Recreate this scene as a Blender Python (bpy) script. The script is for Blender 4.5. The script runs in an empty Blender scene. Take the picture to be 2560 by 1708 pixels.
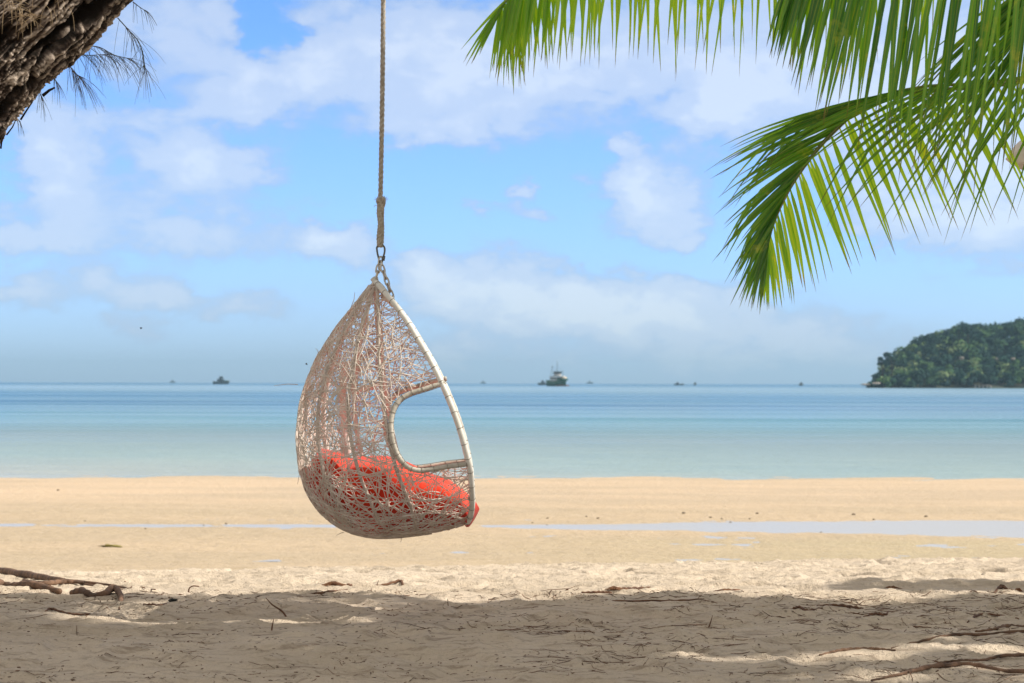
import bpy, math, random
import numpy as np
from mathutils import Vector, Matrix, Quaternion
R = math.radians
random.seed(7); RNG = np.random.default_rng(11)
scene = bpy.context.scene
COL = scene.collection
F = 70/36*2560          # focal length in photo pixels
H = 1.07                # eye height
YC = 9.27               # distance of the hanging chair
TILT = 0.0023
def at(px, py, Y):
    """photo pixel -> point at distance Y"""
    hor = 957.5 + (px-1280)*TILT
    return Vector(((px-1280)/F*Y, Y, H+(hor-py)/F*Y))

# ------------------------------------------------------------------ helpers
def tag(o, label=None, cat=None, group=None, kind=None):
    if label: o['label'] = label
    if cat: o['category'] = cat
    if group: o['group'] = group
    if kind: o['kind'] = kind
    return o
def empty(name, loc, label=None, cat=None, group=None, rz=0):
    o = bpy.data.objects.new(name, None); COL.objects.link(o)
    o.location = loc; o.rotation_euler = (0, 0, rz); o.empty_display_size = .1
    return tag(o, label, cat, group)

class MB:
    def __init__(s): s.v = []; s.f = []; s.uv = {}; s.n = 0; s.att = []
    def add(s, verts, faces, uv=None, att=None):
        b = len(s.v)
        s.v.extend([tuple(v) for v in verts])
        for i, f in enumerate(faces):
            if uv is not None: s.uv[len(s.f)] = [uv[k] for k in f]
            s.f.append(tuple(b+k for k in f))
        if att is not None:
            s.att.extend([0.0]*(b-len(s.att))); s.att.extend(att if hasattr(att, '__len__') else [att]*len(verts))
    def box(s, c, size, rz=0, taper=1.0):
        cx, cy, cz = c; sx, sy, sz = [q/2 for q in size]
        vs = []
        for z, k in ((-sz, 1), (sz, taper)):
            for x, y in ((-sx, -sy), (sx, -sy), (sx, sy), (-sx, sy)):
                X = x*k; Y = y*k
                vs.append((cx+X*math.cos(rz)-Y*math.sin(rz), cy+X*math.sin(rz)+Y*math.cos(rz), cz+z))
        s.add(vs, [(3,2,1,0),(4,5,6,7),(0,1,5,4),(1,2,6,5),(2,3,7,6),(3,0,4,7)])
    def tube(s, pts, rad, sides=6, closed=False, caps=True, att=None):
        pts = [Vector(p) for p in pts]; n = len(pts)
        if not hasattr(rad, '__len__'): rad = [rad]*n
        T = []
        for i in range(n):
            a = pts[(i-1) % n] if closed or i > 0 else pts[i]
            b = pts[(i+1) % n] if closed or i < n-1 else pts[i]
            t = b-a
            T.append(t.normalized() if t.length > 1e-9 else Vector((0,0,1)))
        up = Vector((0,0,1)) if abs(T[0].z) < .9 else Vector((1,0,0))
        N = T[0].cross(up).normalized(); vs = []
        for i in range(n):
            N = (N - T[i]*N.dot(T[i]))
            N = N.normalized() if N.length > 1e-6 else T[i].orthogonal().normalized()
            B = T[i].cross(N)
            for k in range(sides):
                a = 2*math.pi*k/sides
                vs.append(pts[i]+(N*math.cos(a)+B*math.sin(a))*rad[i])
        fs = []
        m = n if closed else n-1
        for i in range(m):
            j = (i+1) % n
            for k in range(sides):
                l = (k+1) % sides
                fs.append((i*sides+k, i*sides+l, j*sides+l, j*sides+k))
        if caps and not closed:
            fs.append(tuple(range(sides-1, -1, -1)))
            fs.append(tuple((n-1)*sides+k for k in range(sides)))
        s.add(vs, fs, att=att)
    def build(s, name, mat, parent=None, smooth=True):
        me = bpy.data.meshes.new(name)
        me.from_pydata(s.v, [], s.f)
        if s.uv:
            ul = me.uv_layers.new(name='UVMap'); li = 0
            for fi, f in enumerate(s.f):
                u = s.uv.get(fi)
                for k in range(len(f)):
                    if u: ul.data[li].uv = u[k]
                    li += 1
        if s.att:
            s.att.extend([0.0]*(len(s.v)-len(s.att)))
            a = me.attributes.new('tint', 'FLOAT', 'POINT'); a.data.foreach_set('value', s.att)
        me.polygons.foreach_set('use_smooth', [smooth]*len(s.f))
        me.materials.append(mat); me.update()
        o = bpy.data.objects.new(name, me); COL.objects.link(o)
        if parent: o.parent = parent
        return o

def cat(pts, n):
    """Catmull-Rom resample to n points"""
    P = [np.array(p, float) for p in pts]
    P = [2*P[0]-P[1]]+P+[2*P[-1]-P[-2]]
    m = len(P)-3; out = []
    for i in range(n):
        u = i/(n-1)*m; k = min(int(u), m-1); t = u-k
        a, b, c, d = P[k:k+4]
        out.append(.5*((2*b)+(-a+c)*t+(2*a-5*b+4*c-d)*t*t+(-a+3*b-3*c+d)*t**3))
    return out

# numpy gradient noise
_perm = RNG.permutation(512); _ga = RNG.uniform(0, 2*np.pi, 512)
def pn(x, y):
    x = np.asarray(x, float); y = np.asarray(y, float)
    xi = np.floor(x).astype(int); yi = np.floor(y).astype(int); xf = x-xi; yf = y-yi
    def g(ix, iy, fx, fy):
        h = _perm[(_perm[ix & 511]+iy) & 511]; a = _ga[h]
        return np.cos(a)*fx+np.sin(a)*fy
    u = xf*xf*xf*(xf*(xf*6-15)+10); v = yf*yf*yf*(yf*(yf*6-15)+10)
    a = g(xi, yi, xf, yf); b = g(xi+1, yi, xf-1, yf); c = g(xi, yi+1, xf, yf-1); d = g(xi+1, yi+1, xf-1, yf-1)
    return 1.5*((a*(1-u)+b*u)*(1-v)+(c*(1-u)+d*u)*v)
def fbm(x, y, o=4, g=.5):
    s = 0; a = 1; f = 1
    for i in range(o): s = s+a*pn(x*f+17.3*i, y*f-9.1*i); a *= g; f *= 2.03
    return s
def sst(e0, e1, x):
    t = np.clip((x-e0)/(e1-e0), 0, 1); return t*t*(3-2*t)

# ------------------------------------------------------------------ materials
class NT:
    def __init__(s, tree): s.t = tree; s.t.nodes.clear()
    def n(s, typ, inp=None, **kw):
        nd = s.t.nodes.new(typ)
        for k, v in kw.items(): setattr(nd, k, v)
        for k, v in (inp or {}).items(): s.set(nd.inputs[k], v)
        return nd
    def set(s, sock, v):
        if isinstance(v, bpy.types.NodeSocket): s.t.links.new(v, sock)
        elif isinstance(v, bpy.types.Node): s.t.links.new(v.outputs[0], sock)
        else: sock.default_value = v
    def m(s, op, a, b=None, c=None, clamp=False):
        nd = s.n('ShaderNodeMath', operation=op); nd.use_clamp = clamp
        s.set(nd.inputs[0], a)
        if b is not None: s.set(nd.inputs[1], b)
        if c is not None: s.set(nd.inputs[2], c)
        return nd.outputs[0]
    def mix(s, f, a, b, blend='MIX'):
        nd = s.n('ShaderNodeMix', data_type='RGBA', blend_type=blend)
        s.set(nd.inputs[0], f); s.set(nd.inputs[6], a); s.set(nd.inputs[7], b)
        return nd.outputs[2]
    def noise(s, vec, scale, detail=4, rough=.5, dist=0, col=False):
        nd = s.n('ShaderNodeTexNoise', {'Scale': scale, 'Detail': detail, 'Roughness': rough, 'Distortion': dist})
        if vec is not None: s.set(nd.inputs['Vector'], vec)
        return nd.outputs[1 if col else 0]
    def ramp(s, f, stops, interp='LINEAR'):
        nd = s.n('ShaderNodeValToRGB'); cr = nd.color_ramp; cr.interpolation = interp
        while len(cr.elements) < len(stops): cr.elements.new(.5)
        for e, (p, c) in zip(cr.elements, stops):
            e.position = p; e.color = (*c, 1) if len(c) == 3 else c
        s.set(nd.inputs[0], f); return nd.outputs[0]
    def smooth(s, e0, e1, x):
        nd = s.n('ShaderNodeMapRange', {'Value': x, 'From Min': e0, 'From Max': e1}, interpolation_type='SMOOTHSTEP')
        return nd.outputs[0]
    def map(s, vec, scale=(1,1,1), loc=(0,0,0), rot=(0,0,0)):
        nd = s.n('ShaderNodeMapping', {'Scale': scale, 'Location': loc, 'Rotation': rot}); s.set(nd.inputs[0], vec); return nd.outputs[0]
    def bump(s, h, strength=.5, dist=.01, normal=None):
        nd = s.n('ShaderNodeBump', {'Height': h, 'Strength': strength, 'Distance': dist})
        if normal is not None: s.set(nd.inputs['Normal'], normal)
        return nd.outputs[0]
    def pos(s): return s.n('ShaderNodeNewGeometry').outputs['Position']
    def obj(s): return s.n('ShaderNodeTexCoord').outputs['Object']
def mat(name):
    m = bpy.data.materials.new(name); m.use_nodes = True
    nt = NT(m.node_tree); out = nt.n('ShaderNodeOutputMaterial')
    return m, nt, out
def pbr(name, color, rough=.6, bump=None, metal=0, var=None, spec=.5, coord='obj'):
    """color; var=(color2, scale, detail); bump=(scale, strength, dist)"""
    m, nt, out = mat(name)
    vec = nt.obj() if coord == 'obj' else nt.pos()
    c = (*color, 1)
    if var:
        f = nt.smooth(.35, .65, nt.noise(vec, var[1], var[2] if len(var) > 2 else 4))
        c = nt.mix(f, (*color, 1), (*var[0], 1))
    b = nt.n('ShaderNodeBsdfPrincipled', {'Base Color': c, 'Roughness': rough, 'Metallic': metal, 'Specular IOR Level': spec})
    if bump:
        nt.set(b.inputs['Normal'], nt.bump(nt.noise(vec, bump[0], 5, .6), bump[1], bump[2]))
    nt.set(out.inputs[0], b)
    return m
M = {}
M['frame'] = pbr('white_wrapped_tube', (.74,.73,.68), .5, (160,.4,.002), var=((.60,.58,.52), 14))
M['wrap'] = pbr('beige_wrapping', (.55,.51,.44), .6, (220,.5,.002), var=((.42,.39,.33), 22))
M['tie'] = pbr('dark_tie_cord', (.16,.13,.10), .7)
M['strand'] = pbr('woven_strand', (.74,.67,.60), .65, (60,.3,.002), var=((.60,.52,.44), 16))
M['rib'] = pbr('rib_tube', (.50,.42,.36), .6, (80,.3,.002), var=((.40,.33,.28), 12))
M['pink'] = pbr('pale_pink_tape', (.66,.62,.58), .6, var=((.58,.54,.50), 9))
M['chain'] = pbr('galvanised_steel', (.62,.60,.56), .42, metal=.75, var=((.45,.42,.38), 90))
M['carabiner'] = pbr('dark_steel', (.12,.12,.11), .38, metal=.6)
M['rope'] = pbr('natural_rope', (.47,.43,.37), .85, (260,.6,.003), var=((.33,.29,.24), 60))
# cushion
def mk_cushion():
    m, nt, out = mat('red_cotton')
    v = nt.obj()
    c = nt.mix(nt.smooth(.3,.7, nt.noise(v, 7, 4)), (.78,.050,.012,1), (.64,.032,.010,1))
    b = nt.n('ShaderNodeBsdfPrincipled', {'Base Color': c, 'Roughness': .85, 'Specular IOR Level': .25, 'Sheen Weight': .25})
    h = nt.m('ADD', nt.noise(v, 9, 3, .5), nt.m('MULTIPLY', nt.noise(v, 420, 2), .08))
    nt.set(b.inputs['Normal'], nt.bump(h, .6, .03)); nt.set(out.inputs[0], b)
    return m
M['cushion'] = mk_cushion()

def mk_dry_sand():
    m, nt, out = mat('dry_sand')
    p = nt.pos()
    big = nt.noise(p, .9, 4)
    fine = nt.noise(p, 45, 5, .7)
    c = nt.mix(nt.smooth(.3,.7, big), (.64,.54,.425,1), (.55,.46,.355,1))
    c = nt.mix(nt.m('MULTIPLY', nt.smooth(.5,.75, fine), .45), c, (.34,.27,.20,1))
    # dark crumbs of shell, bark and seed
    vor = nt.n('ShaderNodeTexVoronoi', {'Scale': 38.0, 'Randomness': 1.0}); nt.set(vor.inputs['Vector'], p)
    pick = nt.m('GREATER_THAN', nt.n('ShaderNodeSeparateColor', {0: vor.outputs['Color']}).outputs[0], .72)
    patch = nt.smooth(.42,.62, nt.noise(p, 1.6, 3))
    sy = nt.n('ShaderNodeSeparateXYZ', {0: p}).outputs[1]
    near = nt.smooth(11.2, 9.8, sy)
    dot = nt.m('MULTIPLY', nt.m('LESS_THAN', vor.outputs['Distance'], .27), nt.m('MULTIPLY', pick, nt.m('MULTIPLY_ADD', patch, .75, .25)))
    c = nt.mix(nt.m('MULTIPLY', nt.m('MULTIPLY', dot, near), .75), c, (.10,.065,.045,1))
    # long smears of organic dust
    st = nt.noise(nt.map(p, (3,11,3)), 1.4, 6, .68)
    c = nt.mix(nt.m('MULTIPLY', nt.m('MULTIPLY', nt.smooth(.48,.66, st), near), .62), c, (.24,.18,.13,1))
    b = nt.n('ShaderNodeBsdfPrincipled', {'Base Color': c, 'Roughness': .95, 'Specular IOR Level': .15})
    h = nt.m('ADD', nt.noise(p, 14, 5, .62), nt.m('MULTIPLY', nt.noise(p, 160, 3), .25))
    nt.set(b.inputs['Normal'], nt.bump(h, 1.0, .035)); nt.set(out.inputs[0], b)
    return m
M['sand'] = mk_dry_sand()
def mk_wet_sand():
    m, nt, out = mat('damp_sand')
    p = nt.pos()
    sx = nt.n('ShaderNodeSeparateXYZ', {0: p})
    c = nt.mix(nt.smooth(.35,.65, nt.noise(nt.map(p, (.25,1,1)), .5, 5)), (.60,.465,.325,1), (.50,.40,.285,1))
    # algae-tinted coarser band in front of the pool
    band = nt.m('MULTIPLY', nt.smooth(31.5, 29.5, sx.outputs[1]), nt.smooth(-3, 7, sx.outputs[0]))
    c = nt.mix(nt.m('MULTIPLY', band, .6), c, (.43,.39,.235,1))
    sp = nt.noise(nt.map(p,(.6,1,1)), 5.5, 7, .8)
    c = nt.mix(nt.m('MULTIPLY', nt.smooth(.50,.66, sp), nt.m('MULTIPLY', nt.smooth(44, 33.5, sx.outputs[1]), .60)), c, (.30,.22,.12,1))
    c = nt.mix(nt.m('MULTIPLY', nt.smooth(43, 35, sx.outputs[1]), .45), c, (.45,.365,.245,1))
    wet = nt.smooth(44, 50, sx.outputs[1])
    c = nt.mix(nt.m('MULTIPLY', wet, .25), c, (.50,.40,.28,1))
    b = nt.n('ShaderNodeBsdfPrincipled', {'Base Color': c, 'Roughness': .75, 'Specular IOR Level': .2})
    rp = nt.noise(nt.map(p, (.5,2.6,1)), 1.3, 6, .7)
    nt.set(b.inputs['Base Color'], nt.mix(nt.m('MULTIPLY', nt.smooth(.45,.68, rp), .30), c, (.40,.32,.215,1)))
    nt.set(b.inputs['Normal'], nt.bump(nt.m('ADD', nt.noise(p, 5, 6, .7), rp), 1.0, .06)); nt.set(out.inputs[0], b)
    return m
M['wet'] = mk_wet_sand()
def mk_sea():
    m, nt, out = mat('sea_water')
    p = nt.pos(); s = nt.n('ShaderNodeSeparateXYZ', {0: p}); x, y = s.outputs[0], s.outputs[1]
    wob = nt.noise(nt.map(p, (.012,.02,1)), 1.0, 4)
    ly = nt.m('LOGARITHM', nt.m('ADD', y, nt.m('MULTIPLY', nt.m('SUBTRACT', wob, .5), 30)), 10.0)
    skew = nt.m('ADD', ly, nt.m('MULTIPLY', nt.m('DIVIDE', x, nt.m('ADD', y, 30)), .22))   # deeper to the right
    f = nt.m('DIVIDE', nt.m('SUBTRACT', skew, 1.6), 2.6)
    c = nt.ramp(f, [(0,(.54,.49,.40)), (.03,(.41,.43,.39)), (.06,(.31,.40,.385)), (.125,(.23,.31,.325)), (.19,(.11,.26,.30)), (.25,(.06,.19,.28)), (.29,(.04,.14,.26)), (.305,(.12,.25,.36)), (.33,(.06,.18,.30)), (.38,(.06,.18,.30)), (.45,(.18,.30,.38)), (.57,(.18,.30,.38)), (.62,(.02,.12,.20)), (1,(.02,.12,.20))])  # paler outer bands paint reflected sky into the depth colours
    # wind lanes, their sky reflection also painted as a paler colour
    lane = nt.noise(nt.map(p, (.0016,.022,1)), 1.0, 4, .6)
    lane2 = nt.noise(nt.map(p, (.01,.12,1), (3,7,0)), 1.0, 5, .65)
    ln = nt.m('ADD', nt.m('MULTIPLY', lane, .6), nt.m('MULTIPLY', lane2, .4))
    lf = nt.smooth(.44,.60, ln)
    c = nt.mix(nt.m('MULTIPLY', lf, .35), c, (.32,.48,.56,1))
    rip = nt.noise(nt.map(p, (.22,1.5,1)), 1.0, 5, .75)
    c = nt.mix(nt.m('MULTIPLY', nt.smooth(.40,.62, rip), .22), c, (.10,.22,.30,1))
    b = nt.n('ShaderNodeBsdfPrincipled', {'Base Color': c, 'Roughness': nt.m('MULTIPLY_ADD', lf, -.12, .30), 'IOR': 1.33, 'Specular IOR Level': nt.m('MULTIPLY_ADD', lf, .42, .09)})
    w = nt.noise(nt.map(p, (.55,2.2,1)), 1.0, 5, .7)
    nt.set(b.inputs['Normal'], nt.bump(w, .8, .35)); nt.set(out.inputs[0], b)
    return m
M['sea'] = mk_sea()
def mk_pool():
    m, nt, out = mat('still_water')
    b = nt.n('ShaderNodeBsdfPrincipled', {'Base Color': (.42,.405,.37,1), 'Roughness': .26, 'IOR': 1.33, 'Specular IOR Level': .25})
    nt.set(b.inputs['Normal'], nt.bump(nt.noise(nt.map(nt.pos(), (1,4,1)), 2.0, 3), .08, .05)); nt.set(out.inputs[0], b)
    return m
M['pool'] = mk_pool()
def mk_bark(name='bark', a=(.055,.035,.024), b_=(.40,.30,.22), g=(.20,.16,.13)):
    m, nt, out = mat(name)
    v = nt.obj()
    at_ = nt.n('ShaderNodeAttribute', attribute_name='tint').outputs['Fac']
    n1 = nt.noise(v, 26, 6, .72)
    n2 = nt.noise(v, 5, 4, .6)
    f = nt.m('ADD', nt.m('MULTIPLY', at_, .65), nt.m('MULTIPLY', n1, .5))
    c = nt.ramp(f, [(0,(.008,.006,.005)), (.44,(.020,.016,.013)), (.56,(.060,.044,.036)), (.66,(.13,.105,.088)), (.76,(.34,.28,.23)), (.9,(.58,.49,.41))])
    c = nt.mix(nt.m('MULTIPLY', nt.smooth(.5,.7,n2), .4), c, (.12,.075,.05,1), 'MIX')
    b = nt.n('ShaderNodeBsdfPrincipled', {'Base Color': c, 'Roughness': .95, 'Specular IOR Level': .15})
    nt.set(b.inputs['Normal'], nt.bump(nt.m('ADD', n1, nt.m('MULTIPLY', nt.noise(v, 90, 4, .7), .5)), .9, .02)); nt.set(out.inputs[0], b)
    return m
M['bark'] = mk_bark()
M['root'] = pbr('root_bark', (.20,.115,.07), .9, (60,.8,.01), var=((.085,.05,.032), 18))
M['twig'] = pbr('dead_twig', (.17,.085,.045), .9, (80,.5,.005), var=((.09,.045,.028), 30))
M['litter'] = pbr('dry_litter', (.16,.075,.035), .95, var=((.07,.035,.02), 8), coord='pos')
M['husk'] = pbr('brown_husk', (.27,.13,.06), .95, (60,.9,.01), var=((.15,.07,.035), 30))
M['char'] = pbr('charred_lump', (.015,.015,.012), .85, (50,.8,.01))
M['stone'] = pbr('dark_pebble', (.13,.105,.07), .85, (9,.5,.05))
M['straw'] = pbr('dry_straw', (.44,.33,.20), .85, var=((.30,.21,.12), 20))
M['needle'] = pbr('grey_green_needles', (.13,.15,.11), .7, var=((.17,.14,.11), 12))
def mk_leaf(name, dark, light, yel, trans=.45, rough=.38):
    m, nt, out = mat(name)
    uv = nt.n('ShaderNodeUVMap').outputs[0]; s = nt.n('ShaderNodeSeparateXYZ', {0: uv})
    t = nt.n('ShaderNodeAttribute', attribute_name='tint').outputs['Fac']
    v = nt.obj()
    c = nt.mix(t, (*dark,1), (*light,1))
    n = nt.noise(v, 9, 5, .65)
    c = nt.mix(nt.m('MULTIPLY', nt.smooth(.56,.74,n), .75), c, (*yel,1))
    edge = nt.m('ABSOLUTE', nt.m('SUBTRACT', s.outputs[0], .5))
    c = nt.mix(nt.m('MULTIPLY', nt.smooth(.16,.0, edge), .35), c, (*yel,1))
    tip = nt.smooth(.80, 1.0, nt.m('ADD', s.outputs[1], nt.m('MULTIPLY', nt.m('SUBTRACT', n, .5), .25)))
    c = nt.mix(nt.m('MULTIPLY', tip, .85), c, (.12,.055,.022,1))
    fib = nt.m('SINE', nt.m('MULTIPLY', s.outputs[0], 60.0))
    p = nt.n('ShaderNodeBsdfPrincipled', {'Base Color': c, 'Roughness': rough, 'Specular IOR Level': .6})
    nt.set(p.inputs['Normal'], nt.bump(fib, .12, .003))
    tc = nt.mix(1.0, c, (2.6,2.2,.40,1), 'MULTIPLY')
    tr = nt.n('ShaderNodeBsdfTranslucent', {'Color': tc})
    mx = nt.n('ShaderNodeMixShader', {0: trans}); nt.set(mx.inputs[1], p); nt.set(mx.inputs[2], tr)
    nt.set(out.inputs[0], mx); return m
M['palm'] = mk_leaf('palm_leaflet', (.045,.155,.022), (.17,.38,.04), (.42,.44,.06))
M['palm_lit'] = mk_leaf('palm_leaflet_sunlit', (.10,.26,.03), (.22,.40,.045), (.50,.48,.05), .6)  # lit copy of the palm leaf: sunlight painted in as paler green
M['rachis'] = pbr('palm_rachis', (.13,.19,.04), .5, var=((.20,.19,.06), 8))
M['palmtrunk'] = pbr('palm_trunk', (.26,.21,.16), .9, (14,.9,.04), var=((.15,.12,.09), 6))
def mk_forest():
    m, nt, out = mat('forest_leaves')
    t = nt.n('ShaderNodeAttribute', attribute_name='tint').outputs['Fac']
    p = nt.pos()
    c = nt.ramp(t, [(0,(.006,.034,.034)), (.5,(.018,.068,.044)), (.8,(.10,.20,.065)), (1,(.20,.26,.12))])
    c = nt.mix(nt.m('MULTIPLY', nt.smooth(.5,.7, nt.noise(p, .12, 4)), .4), c, (.03,.07,.035,1))
    b = nt.n('ShaderNodeBsdfPrincipled', {'Base Color': c, 'Roughness': .8, 'Specular IOR Level': .2})
    tr = nt.n('ShaderNodeBsdfTranslucent', {'Color': c}); mx = nt.n('ShaderNodeMixShader', {0: .2}); nt.set(mx.inputs[1], b); nt.set(mx.inputs[2], tr)
    nt.set(out.inputs[0], mx); return m
M['forest'] = mk_forest()
M['crown'] = mk_forest(); M['crown'].name = 'tree_crown_leaves'
M['soil'] = pbr('island_soil', (.035,.055,.035), .95, coord='pos', var=((.06,.06,.04), .05))
M['rock'] = pbr('pale_rock', (.34,.30,.27), .9, coord='pos', var=((.22,.20,.18), .6))
M['white'] = pbr('boat_white', (.52,.53,.54), .5)
M['green'] = pbr('boat_green', (.004,.085,.045), .5)
M['dkblue'] = pbr('boat_dark', (.005,.022,.030), .5)
M['glass'] = pbr('boat_window', (.02,.025,.03), .2)
M['cream'] = pbr('boat_cream', (.75,.60,.42), .6)
M['redox'] = pbr('boat_boot_topping', (.14,.07,.05), .6)
M['insect'] = pbr('insect_body', (.02,.02,.02), .6)
M['cloth'] = pbr('off_white_cloth', (.74,.68,.62), .85, (6,.6,.03), var=((.66,.58,.52), 9))
M['post'] = pbr('pale_posts', (.36,.34,.32), .8)

# ------------------------------------------------------------------ sun + sky
EL, AZ = R(43), R(-5)       # azimuth from +x towards +y
S = Vector((math.cos(EL)*math.cos(AZ), math.cos(EL)*math.sin(AZ), math.sin(EL)))
sd = bpy.data.lights.new('sun', 'SUN'); sd.energy = 3.9; sd.angle = R(.5); sd.color = (1, .93, .82)
so = bpy.data.objects.new('sun', sd); COL.objects.link(so)
so.rotation_euler = S.to_track_quat('Z', 'Y').to_euler()
w = bpy.data.worlds.new('World'); scene.world = w; w.use_nodes = True
nt = NT(w.node_tree); wo = nt.n('ShaderNodeOutputWorld')
sky = nt.n('ShaderNodeTexSky', sky_type='NISHITA'); sky.sun_disc = False
sky.sun_elevation = EL; sky.sun_rotation = math.pi/2-AZ
sky.air_density = 1.0; sky.dust_density = .6; sky.ozone_density = 2.2
g = nt.n('ShaderNodeTexCoord').outputs['Generated']
sx = nt.n('ShaderNodeSeparateXYZ', {0: g})
azn = nt.m('ARCTAN2', sx.outputs[0], sx.outputs[1]); eln = nt.m('ARCSINE', sx.outputs[2])
cmb = nt.n('ShaderNodeCombineXYZ', {0: nt.m('MULTIPLY', azn, 10), 1: nt.m('MULTIPLY', eln, 17), 2: 0.0}).outputs[0]
wc = nt.n('ShaderNodeSeparateColor', {0: nt.noise(cmb, 3.2, 6, .6, col=True)})
az2 = nt.m('ADD', azn, nt.m('MULTIPLY', nt.m('SUBTRACT', wc.outputs[0], .5), .055))
el2 = nt.m('ADD', eln, nt.m('MULTIPLY', nt.m('SUBTRACT', wc.outputs[1], .5), .035))
CL = [ # direction (as photo pixels), radii, weight
 (125,400,70,110,1.2),(490,430,170,65,1.0),(560,400,90,40,.5),(330,330,120,30,.5),(400,110,240,150,.55),(880,110,330,120,.6),(745,170,70,50,.95),(640,250,90,50,.8),(480,290,150,20,.35),
 (1110,325,180,35,1.0),(1000,200,200,90,.5),(840,612,90,42,1.1),(790,590,30,25,.7),(1150,690,150,60,1.05),(1060,655,40,28,.8),(1480,740,230,60,1.0),(1330,770,280,60,.85),(1720,800,300,60,.8),(2000,860,300,60,.5),(1590,450,70,60,1.05),(1640,500,100,70,.7),(1700,560,90,50,.7),
 (1450,140,400,120,1.1),(1300,170,160,60,.7),(1850,230,80,55,1.5),(1800,300,70,60,.8),(2150,150,350,200,1.0),(2480,520,220,110,1.2),(2450,300,300,200,1.0),(2250,560,140,50,.5),
 (60,725,80,45,.75),(240,705,50,35,.7),(400,735,70,45,.75),(300,760,120,30,.4),(600,765,80,35,.75),(330,590,300,50,.55),(40,610,110,30,.75),(180,510,180,35,.4),(1290,478,35,18,.8),(1200,530,40,18,.6),(1320,530,60,20,.6),(1540,358,40,18,.8),(1150,860,60,25,.6),(560,560,200,40,.35),(320,830,70,25,.5),(1700,900,500,40,.35),(1100,900,300,30,.3),
 (640,50,55,50,-1.5),(700,120,50,40,-.8),(1700,640,200,40,-.2)]
tot = None
for (cx, cy, rx, ry, k) in CL:
    ca = math.atan((cx-1280)/F); ce = math.atan((957.5-cy)/F)
    a = nt.m('MULTIPLY', nt.m('SUBTRACT', az2, ca), F/rx*.85); b = nt.m('MULTIPLY', nt.m('SUBTRACT', el2, ce), F/ry*.85)
    r2 = nt.m('MULTIPLY_ADD', a, a, nt.m('MULTIPLY', b, b))
    e = nt.m('EXPONENT', nt.m('MULTIPLY', r2, -1.0))
    tot = nt.m('MULTIPLY', e, k) if tot is None else nt.m('MULTIPLY_ADD', e, k, tot)
n1 = nt.noise(cmb, 4.0, 8, .58, .3); n2 = nt.noise(cmb, .8, 4, .5)
fieldv = nt.m('ADD', nt.m('MULTIPLY', tot, nt.m('MULTIPLY_ADD', n1, 1.9, -.05)), nt.m('MULTIPLY_ADD', n2, .75, -.20))
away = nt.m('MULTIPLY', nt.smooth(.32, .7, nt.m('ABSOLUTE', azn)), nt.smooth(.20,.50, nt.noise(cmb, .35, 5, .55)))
up = nt.m('MULTIPLY', nt.smooth(.25, .6, eln), nt.smooth(.15,.45, nt.noise(nt.map(g, (3,3,3)), 1.0, 5, .55)))
cov = nt.m('ADD', nt.m('MULTIPLY', nt.smooth(.34, .66, fieldv), .55), nt.m('MULTIPLY', nt.smooth(.05, .95, fieldv), .45))
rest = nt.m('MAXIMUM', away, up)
thick = nt.smooth(.45, .95, fieldv)
# clear-sky colour is the Nishita sky itself, slightly tinted
skc = nt.mix(1.0, sky.outputs[0], nt.mix(nt.smooth(.0,.35,eln), (.52,.74,1.28,1), (.33,.57,.88,1)), 'MULTIPLY')
SKB = .14
ccol = nt.mix(thick, (2.2,2.85,3.9,1), (3.25,3.7,4.4,1))
ccol = nt.mix(nt.smooth(1.0, 1.7, fieldv), ccol, (4.1,4.4,4.7,1))
fin = nt.mix(nt.m('MULTIPLY', cov, .72), skc, ccol)
fin = nt.mix(nt.m('MULTIPLY', rest, .93), fin, (3.75,3.45,3.0,1))  # warm fill sky outside the view, added to brighten the shaded sand
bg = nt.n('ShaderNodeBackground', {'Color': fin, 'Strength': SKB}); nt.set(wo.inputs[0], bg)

# ------------------------------------------------------------------ ground
def crest2(x): return -.33 + .045*np.clip(x/2.5, -1.3, 1.3)
def zbase(x, y):
    x = np.asarray(x, float); y = np.asarray(y, float)
    yc = 10.05+.25*pn(x*.35+3, x*0+1.7)+.1*pn(x*1.1, x*0+7)
    z = -.0025*(y-9)                                  # near plateau, almost level
    t = np.clip((y-yc)/(15.2-yc), 0, 1)
    down = crest2(x)*(t**1.15)
    z = np.where(y > yc, down-.0025*(yc-9), z)
    dz = sst(15.2, 19.2, y)
    z = z*(1-dz)+(-1.6)*dz
    return z
def zg(x, y):
    x = np.asarray(x, float); y = np.asarray(y, float)
    z = zbase(x, y)
    a = 1-.0*x
    mid = sst(10.0, 11.0, y)
    z = z+.013*fbm(x*1.5, y*1.5, 3)+.008*fbm(x*5.5+9, y*5.5, 3)*(1+.8*mid)
    fp = pn(x*3.1+40, y*3.1-13)                       # footprints
    z = z-.030*sst(.18, .55, fp)*(.40+.85*mid)+.012*sst(.05,.18,fp)*(1-sst(.18,.3,fp))
    z = z+.004*fbm(x*21, y*21, 2)
    return z
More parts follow.
